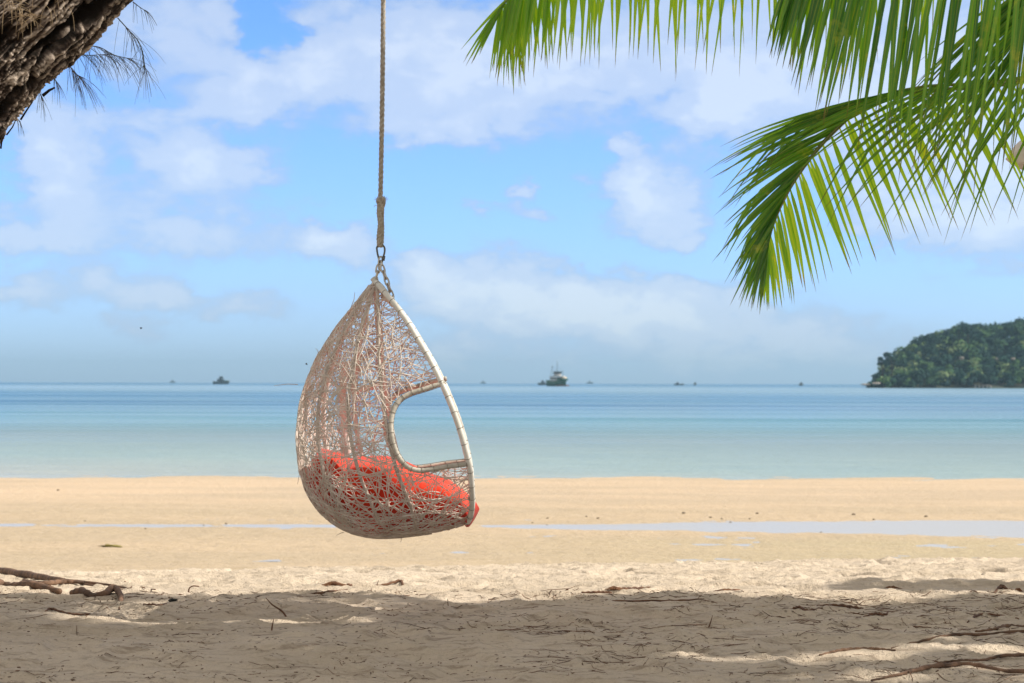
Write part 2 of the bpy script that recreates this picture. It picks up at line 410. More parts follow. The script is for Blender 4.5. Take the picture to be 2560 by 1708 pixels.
def sheet(name, xs, ys, zf, m, **kw):
    X, Y = np.meshgrid(xs, ys); Z = zf(X, Y); nx, ny = len(xs), len(ys)
    me = bpy.data.meshes.new(name)
    V = np.stack([X, Y, Z], -1).reshape(-1, 3)
    i = np.arange(nx*ny).reshape(ny, nx)
    Q = np.stack([i[:-1,:-1], i[:-1,1:], i[1:,1:], i[1:,:-1]], -1).reshape(-1, 4)
    me.vertices.add(len(V)); me.vertices.foreach_set('co', V.ravel())
    me.loops.add(Q.size); me.loops.foreach_set('vertex_index', Q.ravel().astype(np.int32))
    me.polygons.add(len(Q)); me.polygons.foreach_set('loop_start', np.arange(0, Q.size, 4, dtype=np.int32))
    me.polygons.foreach_set('loop_total', np.full(len(Q), 4, dtype=np.int32))
    me.update(calc_edges=True); me.validate()
    me.polygons.foreach_set('use_smooth', [True]*len(Q))
    me.materials.append(m)
    o = bpy.data.objects.new(name, me); COL.objects.link(o)
    return tag(o, **kw)
def grade(lo, hi, step, far_lo, far_hi, n):
    a = np.arange(lo, hi, step)
    l = lo-(np.linspace(1, 0, n, endpoint=False)**2)*(lo-far_lo) if far_lo < lo else np.array([])
    r = hi+(np.linspace(0, 1, n)**2)*(far_hi-hi) if far_hi > hi else np.array([hi])
    return np.concatenate([l, a, r])
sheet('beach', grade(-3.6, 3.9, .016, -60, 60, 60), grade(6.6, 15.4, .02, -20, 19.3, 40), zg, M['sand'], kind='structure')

POOLZ = -1.315
def zflat(x, y):
    z = -1.30+.0*x
    z = z-.0026*np.clip(y-36, 0, 40)
    # run-off channel, wider to the right
    w = .30+1.05*sst(-1., 9., x)
    yc0 = 33.1-.1*sst(-2, 6, x)
    ch = np.exp(-((y-yc0)/(w*1.35))**4)
    z = z-ch*(.020+.030*sst(-1.5, 3.5, x))
    pud = sst(31.6, 30.4, y)*sst(26.0, 28.4, y)*sst(-.5, 2.5, x)*.004
    z = z-pud
    z = z+.013*fbm(x*.45, y*.8, 3)+.009*fbm(x*2.0+5, y*1.5, 4, .62)*(1-sst(36, 40, y)*.8)
    z = z-sst(51.5, 59, y)*.9-.02*sst(46.5, 54.5, y)
    return z
sheet('sand_flat', grade(-9.5, 9.5, .06, -150, 150, 50), grade(22, 37, .06, 18.2, 60, 110), zflat, M['wet'], kind='structure')
# tide pool water: one flat sheet lying in the channel
sheet('tide_pool_water', np.linspace(-14, 22, 40), np.linspace(26.5, 34.8, 12), lambda x, y: x*0+POOLZ, M['pool'], kind='structure')
# sea
SEAZ = -1.352
mb = MB()
ys = [49.0]+[49*(12000/49)**(i/60) for i in range(1, 61)]
xs = np.linspace(-1, 1, 9)
for j, y in enumerate(ys):
    for q in xs: mb.v.append((q*(400+y*1.1), y, SEAZ))
for j in range(60):
    for i in range(8):
        a = j*9+i; mb.f.append((a, a+1, a+10, a+9))
tag(mb.build('sea', M['sea']), kind='structure')

# ------------------------------------------------------------------ hanging chair
YAW = .021
SC = F/YC
def c2(px, py): return np.array([(px-960)/SC, (1343-py)/SC])
back = [(1130,455),(1000,622),(937,700),(905,735),(870,780),(838,822),(810,865),(790,898),(772,938),(757,985),(748,1030),(743,1080),(744,1130),(750,1175),(764,1222),(785,1260),(812,1292),(845,1316),(885,1334),(930,1343),(980,1343),(1030,1338),(1080,1331),(1125,1322),(1165,1310),(1215,1290),(1290,1250)]
BK = np.array([c2(*p) for p in back]); BK = np.array(cat(BK, 160))
rimp = [(935,702),(962,732),(990,765),(1022,808),(1052,857),(1082,908),(1107,957),(1130,1010),(1150,1065),(1165,1118),(1175,1165),(1180,1215),(1181,1255),(1176,1288),(1165,1309)]
RM = np.array([c2(*p) for p in rimp]); RMd = np.array(cat(RM, 120))
# signed distance grid (u 0..gx, z 0..gz)
GU = np.linspace(-.62, .75, 150); GZ = np.linspace(-.25, 1.55, 196)
GX, GY = np.meshgrid(GU, GZ)
A = BK[:-1]; Bv = BK[1:]-BK[:-1]
P = np.stack([GX.ravel(), GY.ravel()], -1)
best = np.full(len(P), 9.); sign = np.ones(len(P))
for a, d in zip(A, Bv):
    t = np.clip(((P-a)@d)/(d@d), 0, 1); q = P-(a+t[:, None]*d); dd = np.hypot(q[:, 0], q[:, 1])
    s_ = np.where(d[0]*(P[:, 1]-a[1])-d[1]*(P[:, 0]-a[0]) > 0, 1., -1.)
    up = dd < best-1e-9; best[up] = dd[up]; sign[up] = s_[up]
SD = (best*sign).reshape(GX.shape)
for _ in range(3):   # soften the medial axis
    Pp = np.pad(SD, 1, mode='edge'); SD = .5*SD+.125*(Pp[:-2,1:-1]+Pp[2:,1:-1]+Pp[1:-1,:-2]+Pp[1:-1,2:])
def sdf(u, z):
    fu = np.clip((u-GU[0])/(GU[1]-GU[0]), 0, len(GU)-1.001); fz = np.clip((z-GZ[0])/(GZ[1]-GZ[0]), 0, len(GZ)-1.001)
    i = fu.astype(int); j = fz.astype(int); a = fu-i; b = fz-j
    return (SD[j,i]*(1-a)+SD[j,i+1]*a)*(1-b)+(SD[j+1,i]*(1-a)+SD[j+1,i+1]*a)*b
LR = .42
def Dz(z): return .40*np.clip((1.235-z)/.75, .0004, 1)**.42*(1-.0*z)
def FS(p, inset=0):
    u, y, z = p[..., 0], p[..., 1], p[..., 2]
    q = np.minimum((sdf(u, z)-inset)/LR, 1)
    return (y/(Dz(z)-inset*.9))**2+(1-q)**2-1
def grad(p):
    e = .004; g_ = []
    for k in range(3):
        d = np.zeros(3); d[k] = e; g_.append((FS(p+d)-FS(p-d))/(2*e))
    return np.stack(g_, -1)
def project(p, it=3):
    for _ in range(it):
        g_ = grad(p); p = p-(FS(p)/np.maximum((g_**2).sum(-1), 1e-4))[..., None]*g_
    return p
def dsurf(u, z):
    q = np.clip(sdf(np.array(u), np.array(z))/LR, 0, 1)
    return float(Dz(np.array(z))*np.sqrt(max(0, 1-(1-q)**2)))
CH = at(960, 1343, YC)
def near(px, py, side=-1, off=0.):
    """photo pixel -> chair-local point on the near (side -1) wall"""
    d = .3
    for _ in range(6):
        Y = YC+side*d
        X = (px-1280)/F*Y-CH.x + side*(-1)*0
        X = X+YAW*side*d*1.0
        Z = H+(957.5-py)/F*Y-CH.z
        d = dsurf(X, Z)
    return np.array([X, side*(d+off), Z])
chair = empty('hanging_chair', (CH.x, CH.y, CH.z), 'egg shaped hanging chair of woven beige strands with a white tube rim', 'hanging chair', rz=YAW)
# rim tube: full loop, near and far side
loop = []
nr = 90
RMs = cat(RM, nr)
for p in RMs: loop.append((p[0], -dsurf(*p), p[1]))
for p in RMs[::-1][1:-1]: loop.append((p[0], dsurf(*p), p[1]))
# smooth the loop a little
lp = np.array(loop)
for _ in range(4): lp = (np.roll(lp, 1, 0)+2*lp+np.roll(lp, -1, 0))/4
fr = MB(); fr.tube(lp, [.0136+.0005*math.sin(i*2.2) for i in range(len(lp))], 10, closed=True)
front = fr.build('front_frame', M['frame'], chair)
# stub at the apex + lashings
def cord(P_, R_, turns, r):
    # one cord: a ring round the tube, a run along its inner side, the next ring
    n_ = turns*14; P_ = np.array(cat(P_, n_)); Tn_ = np.gradient(P_, axis=0); Tn_ /= np.linalg.norm(Tn_, axis=1)[:, None]
    pts = []; ctr = P_.mean(0)
    for i_ in range(7, n_-4):
        t = Vector(Tn_[i_]); Nn = Vector(ctr-P_[i_]); Nn = (Nn-t*Nn.dot(t)).normalized(); Bn = t.cross(Nn)
        if i_ % 14 == 7:
            for q_ in range(13):
                a = 2*math.pi*q_/12; pts.append(Vector(P_[i_])+t*(q_*.0003)+(Nn*math.cos(a)+Bn*math.sin(a))*R_)
        else: pts.append(Vector(P_[i_])+Nn*R_)
    b = MB(); b.tube(pts, r, 4); return b
cord(lp, .0142, 40, .0013).build('lashing', M['tie'], front)
ap = lp[0]
st = MB(); st.tube([(ap[0]-.018, 0, ap[2]+.022), (ap[0]+.02, 0, ap[2]-.02), (ap[0]+.05, 0, ap[2]-.06), (ap[0]+.085, 0, ap[2]-.105)], [.012,.0165,.017,.016], 12)
st.tube([(ap[0]+.03,-.012,ap[2]-.075), (ap[0]+.062,-.02,ap[2]-.052)], .012, 8)
st.build('apex_tube', M['frame'], chair)
# side windows
winp = [(1112,957),(1090,964),(1060,974),(1028,984),(1003,998),(986,1020),(978,1050),(978,1080),(984,1112),(997,1143),(1016,1166),(1045,1177),(1080,1174),(1120,1167),(1150,1163),(1174,1160)]
wn = np.array([near(*p) for p in winp])
wins = {}
for side in (-1, 1):
    pts = wn.copy()
    if side == 1:
        cx = pts[:,0].max(); cz = .5*(pts[:,2].max()+pts[:,2].min())
        pts[:,0] = cx+(pts[:,0]-cx)*1.17; pts[:,2] = cz+(pts[:,2]-cz)*1.10
        k = np.linspace(0,1,len(pts)); pts[0,0] = wn[0,0]
    ps = np.array(cat(pts, 110)); 
    for q in ps: q[1] = side*dsurf(q[0], q[2])
    wins[side] = ps[:, [0,2]]
    f2 = MB(); f2.tube(ps, [.0118+.0013*math.sin(i*2.6) for i in range(len(ps))], 10)
    sf = f2.build('side_frame', M['wrap'], chair)
    cord(ps, .0130, 18, .0012).build('lashing', M['tie'], sf)
# ribs
ribp = [[(941,712),(944,760),(947,830),(948,900),(953,970),(963,1040),(972,1100),(990,1170),(1010,1225),(1030,1275),(1040,1320)],
        [(935,720),(915,780),(895,850),(880,930),(872,1000),(874,1070),(884,1130),(900,1190),(925,1250),(950,1310)],
        [(930,715),(880,790),(845,860),(815,940),(798,1010),(795,1080),(803,1150),(822,1215),(850,1270),(880,1315)]]
for k, rp in enumerate(ribp):
    for side in (-1, 1):
        pts = cat([near(x, y) for x, y in rp], 60)
        pts = [np.array([p[0]-(.012 if side == 1 else 0), side*max(dsurf(p[0], p[2])-.008, 0), p[2]]) for p in pts]
        b = MB(); b.tube(pts, .0085 if side < 0 else .0115, 8)
        o = b.build('rib', M['rib'] if side < 0 else M['pink'], chair)  # far ribs paler: the sun on them is put into their colour
        if side > 0: tag(o, 'rib on the far wall coloured pale as if sunlit')
# back spine
pts = [(p[0]+.008, 0, p[1]) for p in BK[12:135]]
b = MB(); b.tube(pts, .008, 7); b.build('rib', M['rib'], chair)
# flat pale tapes inside the far wall
def tape(pxs, wid, far=True):
    b = MB(); pp = cat([near(x, y) for x, y in pxs], 40); vs = []; n = len(pp)
    for i, p in enumerate(pp):
        t = pp[min(i+1, n-1)]-pp[max(i-1, 0)]; t = np.array([t[0], 0, t[2]]); t /= np.linalg.norm(t)
        nrm = np.array([-t[2], 0, t[0]])
        for s_ in (-.5, .5):
            for dd in (.012, .016):
                q = p+nrm*wid*s_; vs.append((q[0], max(dsurf(q[0], q[2])-dd, .002), q[2]))
    fs = []
    for i in range(n-1):
        a = i*4; c = a+4
        fs += [(a,c,c+2,a+2), (a+1,a+3,c+3,c+1), (a,a+1,c+1,c), (a+2,c+2,c+3,a+3)]
    b.add(vs, fs); return b.build('inner_tape', M['pink'], chair)
tape([(937,725),(936,800),(938,870),(942,930),(950,990)], .026)
tape([(950,950),(920,965),(890,972),(868,985)], .024)
tape([(848,905),(838,980),(838,1050),(842,1110),(850,1150)], .035)

# weave -------------------------------------------------------------
from math import pi
def inpoly(u, z, poly):
    ins = np.zeros(u.shape, bool); n = len(poly); j = n-1
    for i in range(n):
        zi, zj = poly[i,1], poly[j,1]
        c = ((zi > z) != (zj > z)) & (u < (poly[j,0]-poly[i,0])*(z-zi)/((zj-zi)+1e-12)+poly[i,0])
        ins ^= c; j = i
    return ins
rz_, ru_ = RMd[::-1, 1], RMd[::-1, 0]
def valid(p):
    u, y, z = p[...,0], p[...,1], p[...,2]
    xf = np.interp(z, rz_, ru_)
    bottom = z < rz_[0]
    ok = (u < xf+.002) | bottom
    ok &= ~(bottom & (u > ru_[0]))
    ok &= z < 1.20
    for side in (-1, 1):
        poly = np.vstack([wins[side], [[.75, wins[side][-1,1]]], [[.75, wins[side][0,1]]]])
        ok &= ~(inpoly(u, z, poly) & (y*side > 0))
    return ok
def weave(N, steps, ds, seed, curl, box, zpow=1.0):
    r = np.random.default_rng(seed)
    p = np.stack([r.uniform(box[0], box[1], N), r.uniform(-.42, .42, N), r.uniform(box[2], box[3], N)], -1)
    p = project(p, 8)
    ok0 = (np.abs(FS(p)) < .05) & valid(p); p = p[ok0]; N = len(p)
    t = r.normal(size=(N, 3)); kap = r.uniform(-curl, curl, N); dk = r.uniform(-curl, curl, N)*1.2
    ph = r.uniform(0, 6.28, N); fq = r.uniform(18, 40, N); n_ = r.integers(int(steps*.6), steps, N)
    off = r.uniform(-.0030, .0022, N)
    tr = []; vm = []
    for k in range(steps):
        g_ = grad(p); nn = g_/np.maximum(np.linalg.norm(g_, axis=-1), 1e-6)[:, None]
        t = t-nn*(t*nn).sum(-1)[:, None]; t /= np.maximum(np.linalg.norm(t, axis=-1), 1e-6)[:, None]
        bi = np.cross(nn, t); a = (kap+dk*np.sin(k*.35+ph))*ds
        t = t*np.cos(a)[:, None]+bi*np.sin(a)[:, None]
        tr.append(p+nn*(off+.0022*np.sin(ph+fq*k*ds))[:, None]); vm.append(valid(p) & (k < n_))
        p = project(p+t*ds, 2)
    return np.array(tr), np.array(vm)
wv = MB()
def emit(tr, vm, rad, sides=4):
    K, N, _ = tr.shape
    for i in range(N):
        run = []
        for k in range(K+1):
            if k < K and vm[k, i]: run.append(tr[k, i])
            else:
                if len(run) >= 4: wv.tube(run, rad*random.uniform(.8, 1.2), sides)
                run = []
emit(*weave(620, 34, .024, 1, 3.2, (-.45, .45, .0, 1.2)), .00185)
emit(*weave(290, 26, .022, 2, 7, (-.45, .45, .0, 1.2)), .00185)
emit(*weave(310, 26, .022, 3, 5, (-.40, .42, -.02, .40)), .0019)
emit(*weave(70, 22, .020, 5, 6, (-.25, .15, .75, 1.2)), .00185)
# wispy ends poking out
r_ = random.Random(5)
for (px, py, dx, dy) in [(745,962,-58,3),(752,1140,-6,70),(877,770,10,-38),(795,890,-5,-18),(860,1332,-18,6),(1000,1343,3,12),(1100,1328,22,-4)]:
    a = c2(px, py); b = c2(px+dx, py+dy); m_ = (a+b)/2+np.array([.006, .005])
    wv.tube([(a[0], 0, a[1]), (m_[0], -.01, m_[1]), (b[0], -.02, b[1])], [.0018,.0015,.0009], 4)
wv.build('weave', M['strand'], chair)

# cushion ------------------------------------------------------------
cu = empty('cushion', (CH.x, CH.y, CH.z+.03), 'red tufted cushion lying in the hanging chair and bulging past its rim', 'cushion', rz=YAW)
def topz(u):
    px = 960+u*SC
    xs_ = [745,770,800,845,872,900,950,1000,1050,1110,1150,1180,1196,1206]
    ys_ = [1215,1165,1126,1130,1156,1142,1142,1152,1176,1198,1220,1238,1244,1248]
    return (1343-np.interp(px, xs_, ys_))/SC
def botz(u):
    zz = np.linspace(-.1, .6, 200); v = sdf(np.full(200, u), zz)-.016
    k = np.argmax(v > 0); return zz[k]
US = np.linspace(c2(758,0)[0], c2(1199,0)[0], 110)
vs = []; NT_ = 56
for iu, u in enumerate(US):
    zt = topz(u); zb = botz(u)
    if u > c2(1165,0)[0]:
        e_ = (u-c2(1165,0)[0])/(US[-1]-c2(1165,0)[0])
        zb = (1343-np.interp(960+u*SC, [1165,1180,1192,1204], [1316,1313,1309,1304]))/SC
    if zt < zb+.01: zt = zb+.01
    zc = zb+(.45 if u < c2(1165,0)[0] else .45+.1*e_)*(zt-zb); endc = min(1, (iu+.15)/4., (len(US)-1-iu+.02)/7.)**.5
    for k in range(NT_):
        th = 2*pi*k/NT_; dy, dz_ = math.cos(th), math.sin(th)
        # walk out until leaving shell inset or top surface
        r0 = 0; r1 = .45
        for _ in range(22):
            rm = (r0+r1)/2; y = dy*rm; z = zc+dz_*rm
            crown = zt-.035*(abs(y)/.34)**3 + .010*math.cos(y*26)*math.cos(u*22)
            zbb = zb
            okc = z < crown
            if u <= c2(1165,0)[0]: ins = FS(np.array([u, y, z]), .016) < 0 if False else (y*y/(max(Dz(np.array(z)), .02)-.02)**2+(1-min((float(sdf(np.array(u), np.array(z)))-.016)/LR, 1))**2 < 1)
            else: ins = (y/(.17-.05*e_))**2+((z-zc)/(max(zt-zb, .02)*.55))**2 < 1
            if okc and ins: r0 = rm
            else: r1 = rm
        rr = r0
        vs.append([u, dy*rr*endc, zc+dz_*rr*endc])
V = np.array(vs).reshape(len(US), NT_, 3)
for _ in range(3):
    V[:, :, 1:] = (V[:, :, 1:]+np.roll(V, 1, 1)[:, :, 1:]*.5+np.roll(V, -1, 1)[:, :, 1:]*.5)/2
    W_ = V.copy(); W_[1:-1, :, 1:] = (V[:-2, :, 1:]+2*V[1:-1, :, 1:]+V[2:, :, 1:])/4; V = W_
bmp = fbm(V[...,0]*11+V[...,1]*4, V[...,2]*13+V[...,1]*9, 3)*.008
V[...,2] += bmp*(V[...,2] > .05); V[...,1] += bmp*.7
V[...,2] -= .03
cm = MB(); nU = len(US)
fs = [(i*NT_+k, i*NT_+(k+1)%NT_, (i+1)*NT_+(k+1)%NT_, (i+1)*NT_+k) for i in range(nU-1) for k in range(NT_)]
fs += [tuple(range(NT_-1,-1,-1)), tuple((nU-1)*NT_+k for k in range(NT_))]
cm.add(V.reshape(-1,3), fs); cm.build('seat_pad', M['cushion'], cu)
# back pillow leaning on the rear wall
pv = []; n1_, n2_ = 30, 22
pc = c2(822, 1195); 
for i in range(n1_+1):
    a = pi*i/n1_
    for k in range(n2_):
        b_ = 2*pi*k/n2_
        x = math.sin(a)*math.cos(b_); y = math.cos(a); z = math.sin(a)*math.sin(b_)
        f_ = lambda q, e: math.copysign(abs(q)**e, q)
        px_ = f_(x,.8)*.055; pz_ = f_(z,.7)*.118; py_ = f_(y,.75)*.235
        ang = R(-14); 
        X = pc[0]+px_*math.cos(ang)-pz_*math.sin(ang)*-1; Zz = pc[1]+px_*math.sin(ang)*-1+pz_*math.cos(ang)
        n_b = .010*float(fbm(np.array(X*14+y*3), np.array(Zz*14+y*5), 3))
        pv.append((X+n_b, py_, Zz-.03+n_b))
pm = MB(); pm.add(pv, [(i*n2_+k, i*n2_+(k+1)%n2_, (i+1)*n2_+(k+1)%n2_, (i+1)*n2_+k) for i in range(n1_) for k in range(n2_)])
pm.build('back_pad', M['cushion'], cu)

# chain, carabiner, rope ------------------------------------------------
def L(px, py, dy=0): p = at(px, py, YC); return np.array([p.x-CH.x, dy, p.z-CH.z])
def link_mb(c, d, roll, ln=.042, wd=.024, r=.0042):
    d = Vector(d).normalized(); s_ = d.orthogonal().normalized(); s_.rotate(Quaternion(d, roll))
    pts = []
    for k in range(20):
        a = 2*pi*k/20
        x = math.cos(a); y = math.sin(a)
        pts.append(Vector(c)+d*(math.copysign(abs(x)**.75, x)*ln/2)+s_*(math.copysign(abs(y)**.8, y)*wd/2*.8))
    b = MB(); b.tube(pts, r, 7, closed=True); return b
def chain(path, roll0):
    P_ = np.array(path); seg = np.linalg.norm(np.diff(P_, axis=0), axis=1); tot_ = seg.sum(); n = max(2, round(tot_/.032))
    root = None; cum = np.concatenate([[0], np.cumsum(seg)])
    for i in range(n):
        s0 = (i+.5)/n*tot_
        q = np.array([np.interp(s0, cum, P_[:,k]) for k in range(3)]); q2 = np.array([np.interp(s0+.004, cum, P_[:,k]) for k in range(3)])-np.array([np.interp(s0-.004, cum, P_[:,k]) for k in range(3)])
        b = link_mb(q, q2, roll0+(i % 2)*pi/2)
        if root is None: root = b.build('chain', M['chain'], chair)
        else: b.build('link', M['chain'], root)
chain([L(951,648), L(949,668)], .2)
chain([L(947,664), L(941,690), L(935,712)], .9)
chain([L(953,664,-.006), L(962,690,-.012), L(973,722,-.016), L(986,760,-.018)], .3)
cb = MB()
cpts = [L(x, y) for x, y in [(941,620),(945,613),(951,611),(957,614),(961,622),(960,634),(956,646),(955,653),(951,656),(947,653),(946,646),(943,634)]]
cpts = [Vector(p) for p in cat(cpts+[cpts[0]], 48)][:-1]
cb.tube(cpts, .0044, 8, closed=True)
k_ = cb.build('carabiner', M['carabiner'], chair)
sl = MB(); sl.tube([Vector(L(958,652)), Vector(L(960,640))], .0056, 8); sl.build('gate_sleeve', M['carabiner'], k_)
# rope, a thing of its own
rt = at(957, -420, YC)
rope = empty('rope', (at(949,612,YC).x, YC, at(949,612,YC).z), 'long twisted natural fibre rope that holds the hanging chair', 'rope')
O_ = Vector(rope.location)
def twist(mb, path, R0, rs, pitch, ns=3, ph0=0, step=.006, sides=6):
    P_ = np.array([tuple(p) for p in path]); P_ = np.array(cat(P_, max(40, int(np.linalg.norm(np.diff(P_, axis=0), axis=1).sum()/step))))
    Tn = np.gradient(P_, axis=0); Tn /= np.linalg.norm(Tn, axis=1)[:, None]
    ref = np.array([0, 1., 0]); N1 = np.cross(Tn, ref); N1 /= np.linalg.norm(N1, axis=1)[:, None]; N2 = np.cross(Tn, N1)
    s_ = np.concatenate([[0], np.cumsum(np.linalg.norm(np.diff(P_, axis=0), axis=1))])
    for j in range(ns):
        a = ph0+2*pi*j/ns+s_/pitch*2*pi
        mb.tube(P_+N1*(np.cos(a)*R0)[:, None]+N2*(np.sin(a)*R0)[:, None], rs, sides)
def RL(px, py, dy=0): return at(px, py, YC)+Vector((0, dy, 0))-O_
rb = MB(); twist(rb, [RL(957,-420), RL(956,0), RL(954,250), RL(950,505)], .0064, .0058, .072)
rb.build('rope_line', M['rope'], rope)
kb = MB()
twist(kb, [RL(950,498), RL(947,530,-.006), RL(950,560,-.010), RL(947,592,-.004), RL(948,617)], .0062, .0068, .045)
twist(kb, [RL(951,617,.002), RL(953,600,.006), RL(954,570,.006), RL(953,540,.008), RL(954,518,-.004), RL(950,498,-.012)], .0058, .0064, .045)
twist(kb, [RL(943,502,-.014), RL(956,497,-.016), RL(959,510,-.006), RL(952,520,.012), RL(944,508,.012), RL(945,497,0)], .004, .0045, .05)
rr_ = random.Random(3)
for i in range(46):   # frayed ends
    cx_, cy_ = random.choice([(943,502),(959,500)])
    a = rr_.uniform(-pi, pi)
    kb.tube([RL(cx_, cy_, -.01), RL(cx_+5*math.cos(a), cy_+4*math.sin(a)-2, -.012), RL(cx_+9*math.cos(a)+rr_.uniform(-2,2), cy_+8*math.sin(a)-2, -.012)], [.0022,.0016,.0007], 3)
kb.tube([RL(943,514,-.01), RL(937,514,-.01), RL(935,518,-.01)], .0012, 4)
kb.build('knot', M['rope'], rope)

# ------------------------------------------------------------------ leaning tree (casuarina)
tree = empty('leaning_tree', (-3.55, 9.3, 0), 'thick rough barked leaning tree trunk crossing the corner above the beach', 'tree')
T0 = Vector(tree.location)
YT = 8.9
axp = [(-3.55,9.45,-.25),(-3.50,9.35,.5),(-3.30,9.15,1.3)]
axp += [tuple(at(x, y, YT)) for x, y in [(-200,322),(-113,202),(-14,96),(98,-2),(210,-110),(350,-240),(580,-380)]]
NA, NC = 620, 300
AX = np.array(cat(axp, NA))-np.array(T0)
Tn = np.gradient(AX, axis=0); Tn /= np.linalg.norm(Tn, axis=1)[:, None]
N1 = np.cross(Tn, np.array([0,1.,0])); N1 /= np.linalg.norm(N1, axis=1)[:, None]; N2 = np.cross(Tn, N1)
sl_ = np.concatenate([[0], np.cumsum(np.linalg.norm(np.diff(AX, axis=0), axis=1))])
rad = np.interp(sl_/sl_[-1], [0,.06,.2,.55,.75,1], [.62,.44,.37,.33,.29,.22])
TH = np.linspace(0, 2*pi, NC, endpoint=False)
SS, AA = np.meshgrid(sl_, TH, indexing='ij')
ca, sa = np.cos(AA)*1.0, np.sin(AA)
def n3(sx_, ax_, o=4):   # periodic in angle
    return fbm(SS*sx_+sa*ax_*.5, ca*ax_+sa*ax_*.6, o)
seam = sst(0, .35, np.minimum(AA, 2*pi-AA))
wob_ = fbm(SS*1.8, ca*1.6+sa, 3)
fur = fbm(AA*15+1.6*wob_, SS*1.5+sa*.5, 4, .6)                        # long fibrous furrows
rid = 1-np.abs(fur)*2.0
lump = fbm(SS*3.2+3, ca*2.2+sa*1.4, 3, .5); det = fbm(SS*9+4+wob_*2, AA*24, 5, .72)*seam
crust = sst(.0, .5, fbm(SS*4.1+9, ca*4+sa*2.6, 4, .6))
hol = sst(.08, .40, fbm(SS*2.3+20.3, ca*2.0+sa*2.4+4, 3))
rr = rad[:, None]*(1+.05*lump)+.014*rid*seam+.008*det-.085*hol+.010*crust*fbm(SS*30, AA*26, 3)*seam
tint = np.clip(.40+.26*rid*seam+.55*det+.26*crust-.9*hol, 0, 1)  # shade of hollows and furrows painted into the tint; crust paler
PT = AX[:, None, :]+N1[:, None, :]*(np.cos(AA)*rr)[..., None]+N2[:, None, :]*(np.sin(AA)*rr)[..., None]
tb = MB(); tb.v = [tuple(p) for p in PT.reshape(-1, 3)]
tb.f = [(i*NC+k, i*NC+(k+1) % NC, (i+1)*NC+(k+1) % NC, (i+1)*NC+k) for i in range(NA-1) for k in range(NC)]
tb.att = list(tint.ravel())
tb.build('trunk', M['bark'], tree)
# bark flakes and splinters along the underside
fl = MB(); rf = random.Random(8)
def AT(px, py, Y): return at(px, py, Y)-T0
for pts, r0 in [([(105,240),(122,226),(136,219)], .008), ([(50,300),(66,275),(80,255)], .005), ([(15,338),(30,318),(38,300)], .004), ([(0,372),(3,352),(10,338)], .005)]:
    fl = MB(); fl.tube([AT(x, y, YT-.1) for x, y in pts], [r0, r0*.8, r0*.5], 5, att=.05); fl.build('bark_splinter', M['bark'], tree)
# dry needles caught on the trunk
dn = MB(); rf = random.Random(21)
for i in range(60):
    x0 = rf.uniform(0, 175); y0 = rf.uniform(-35, 22); 
    if i > 40: x0 = rf.uniform(45, 85); y0 = rf.uniform(20, 60)
    ln = rf.uniform(25, 75); dx = rf.uniform(-35, 35)
    dep = YT-.42+rf.uniform(-.05,.03)
    if rf.random() < .4: pts = [(x0-ln*.7,y0+rf.uniform(-8,8)),(x0,y0-6),(x0+ln*.6,y0+rf.uniform(-6,14))]
    else: pts = [(x0,y0),(x0+dx*.6,y0+ln*.4),(x0+dx*.8,y0+ln)]
    dn.tube(cat([AT(x, y, dep) for x, y in pts], 7), .0008, 3)
dn.build('dry_needles', M['straw'], tree)
# hanging green sprigs behind the trunk
def sprig(stem, nneed, ln, seed, spread):
    b = MB(); r = random.Random(seed)
    P_ = cat([AT(x, y, 9.35) for x, y in stem], 30)
    b.tube(P_, [.0028-.0018*i/29 for i in range(30)], 5)
    for i in range(nneed):
        k = int(r.uniform(0, 1)**.8*29); p = Vector(P_[k]); q = Vector(P_[min(k+1, 29)])-Vector(P_[max(k-1,0)]); q.normalize()
        d = (q*r.uniform(.3,1)+Vector((r.uniform(-1,1)*spread, r.uniform(-.5,.5), r.uniform(-.9,.15)))).normalized()
        l = ln*r.uniform(.5,1.15); pts = [p]
        for j in range(5):
            d = (d+Vector((0,0,-.16))).normalized(); p = p+d*l/5; pts.append(p)
        b.tube(pts, [.0009,.0009,.0009,.0008,.0007,.0005], 3)
    o = b.build('needle_sprig', M['needle'], tree); return o
sprig([(292,45),(322,78),(345,105),(357,140),(360,185)], 50, .17, 1, .7)
sprig([(200,115),(245,118),(285,138),(330,148)], 55, .17, 2, .6)
sprig([(175,130),(215,138),(262,136)], 36, .16, 6, .6)
sprig([(165,150),(183,180),(205,195)], 48, .18, 3, .5)
sprig([(130,190),(145,212)], 16, .11, 4, .5)
sprig([(95,225),(105,250)], 14, .11, 5, .5)
sprig([(330,5),(350,20),(370,32)], 14, .10, 7, .7)
sprig([(35,290),(50,305)], 8, .08, 9, .4)
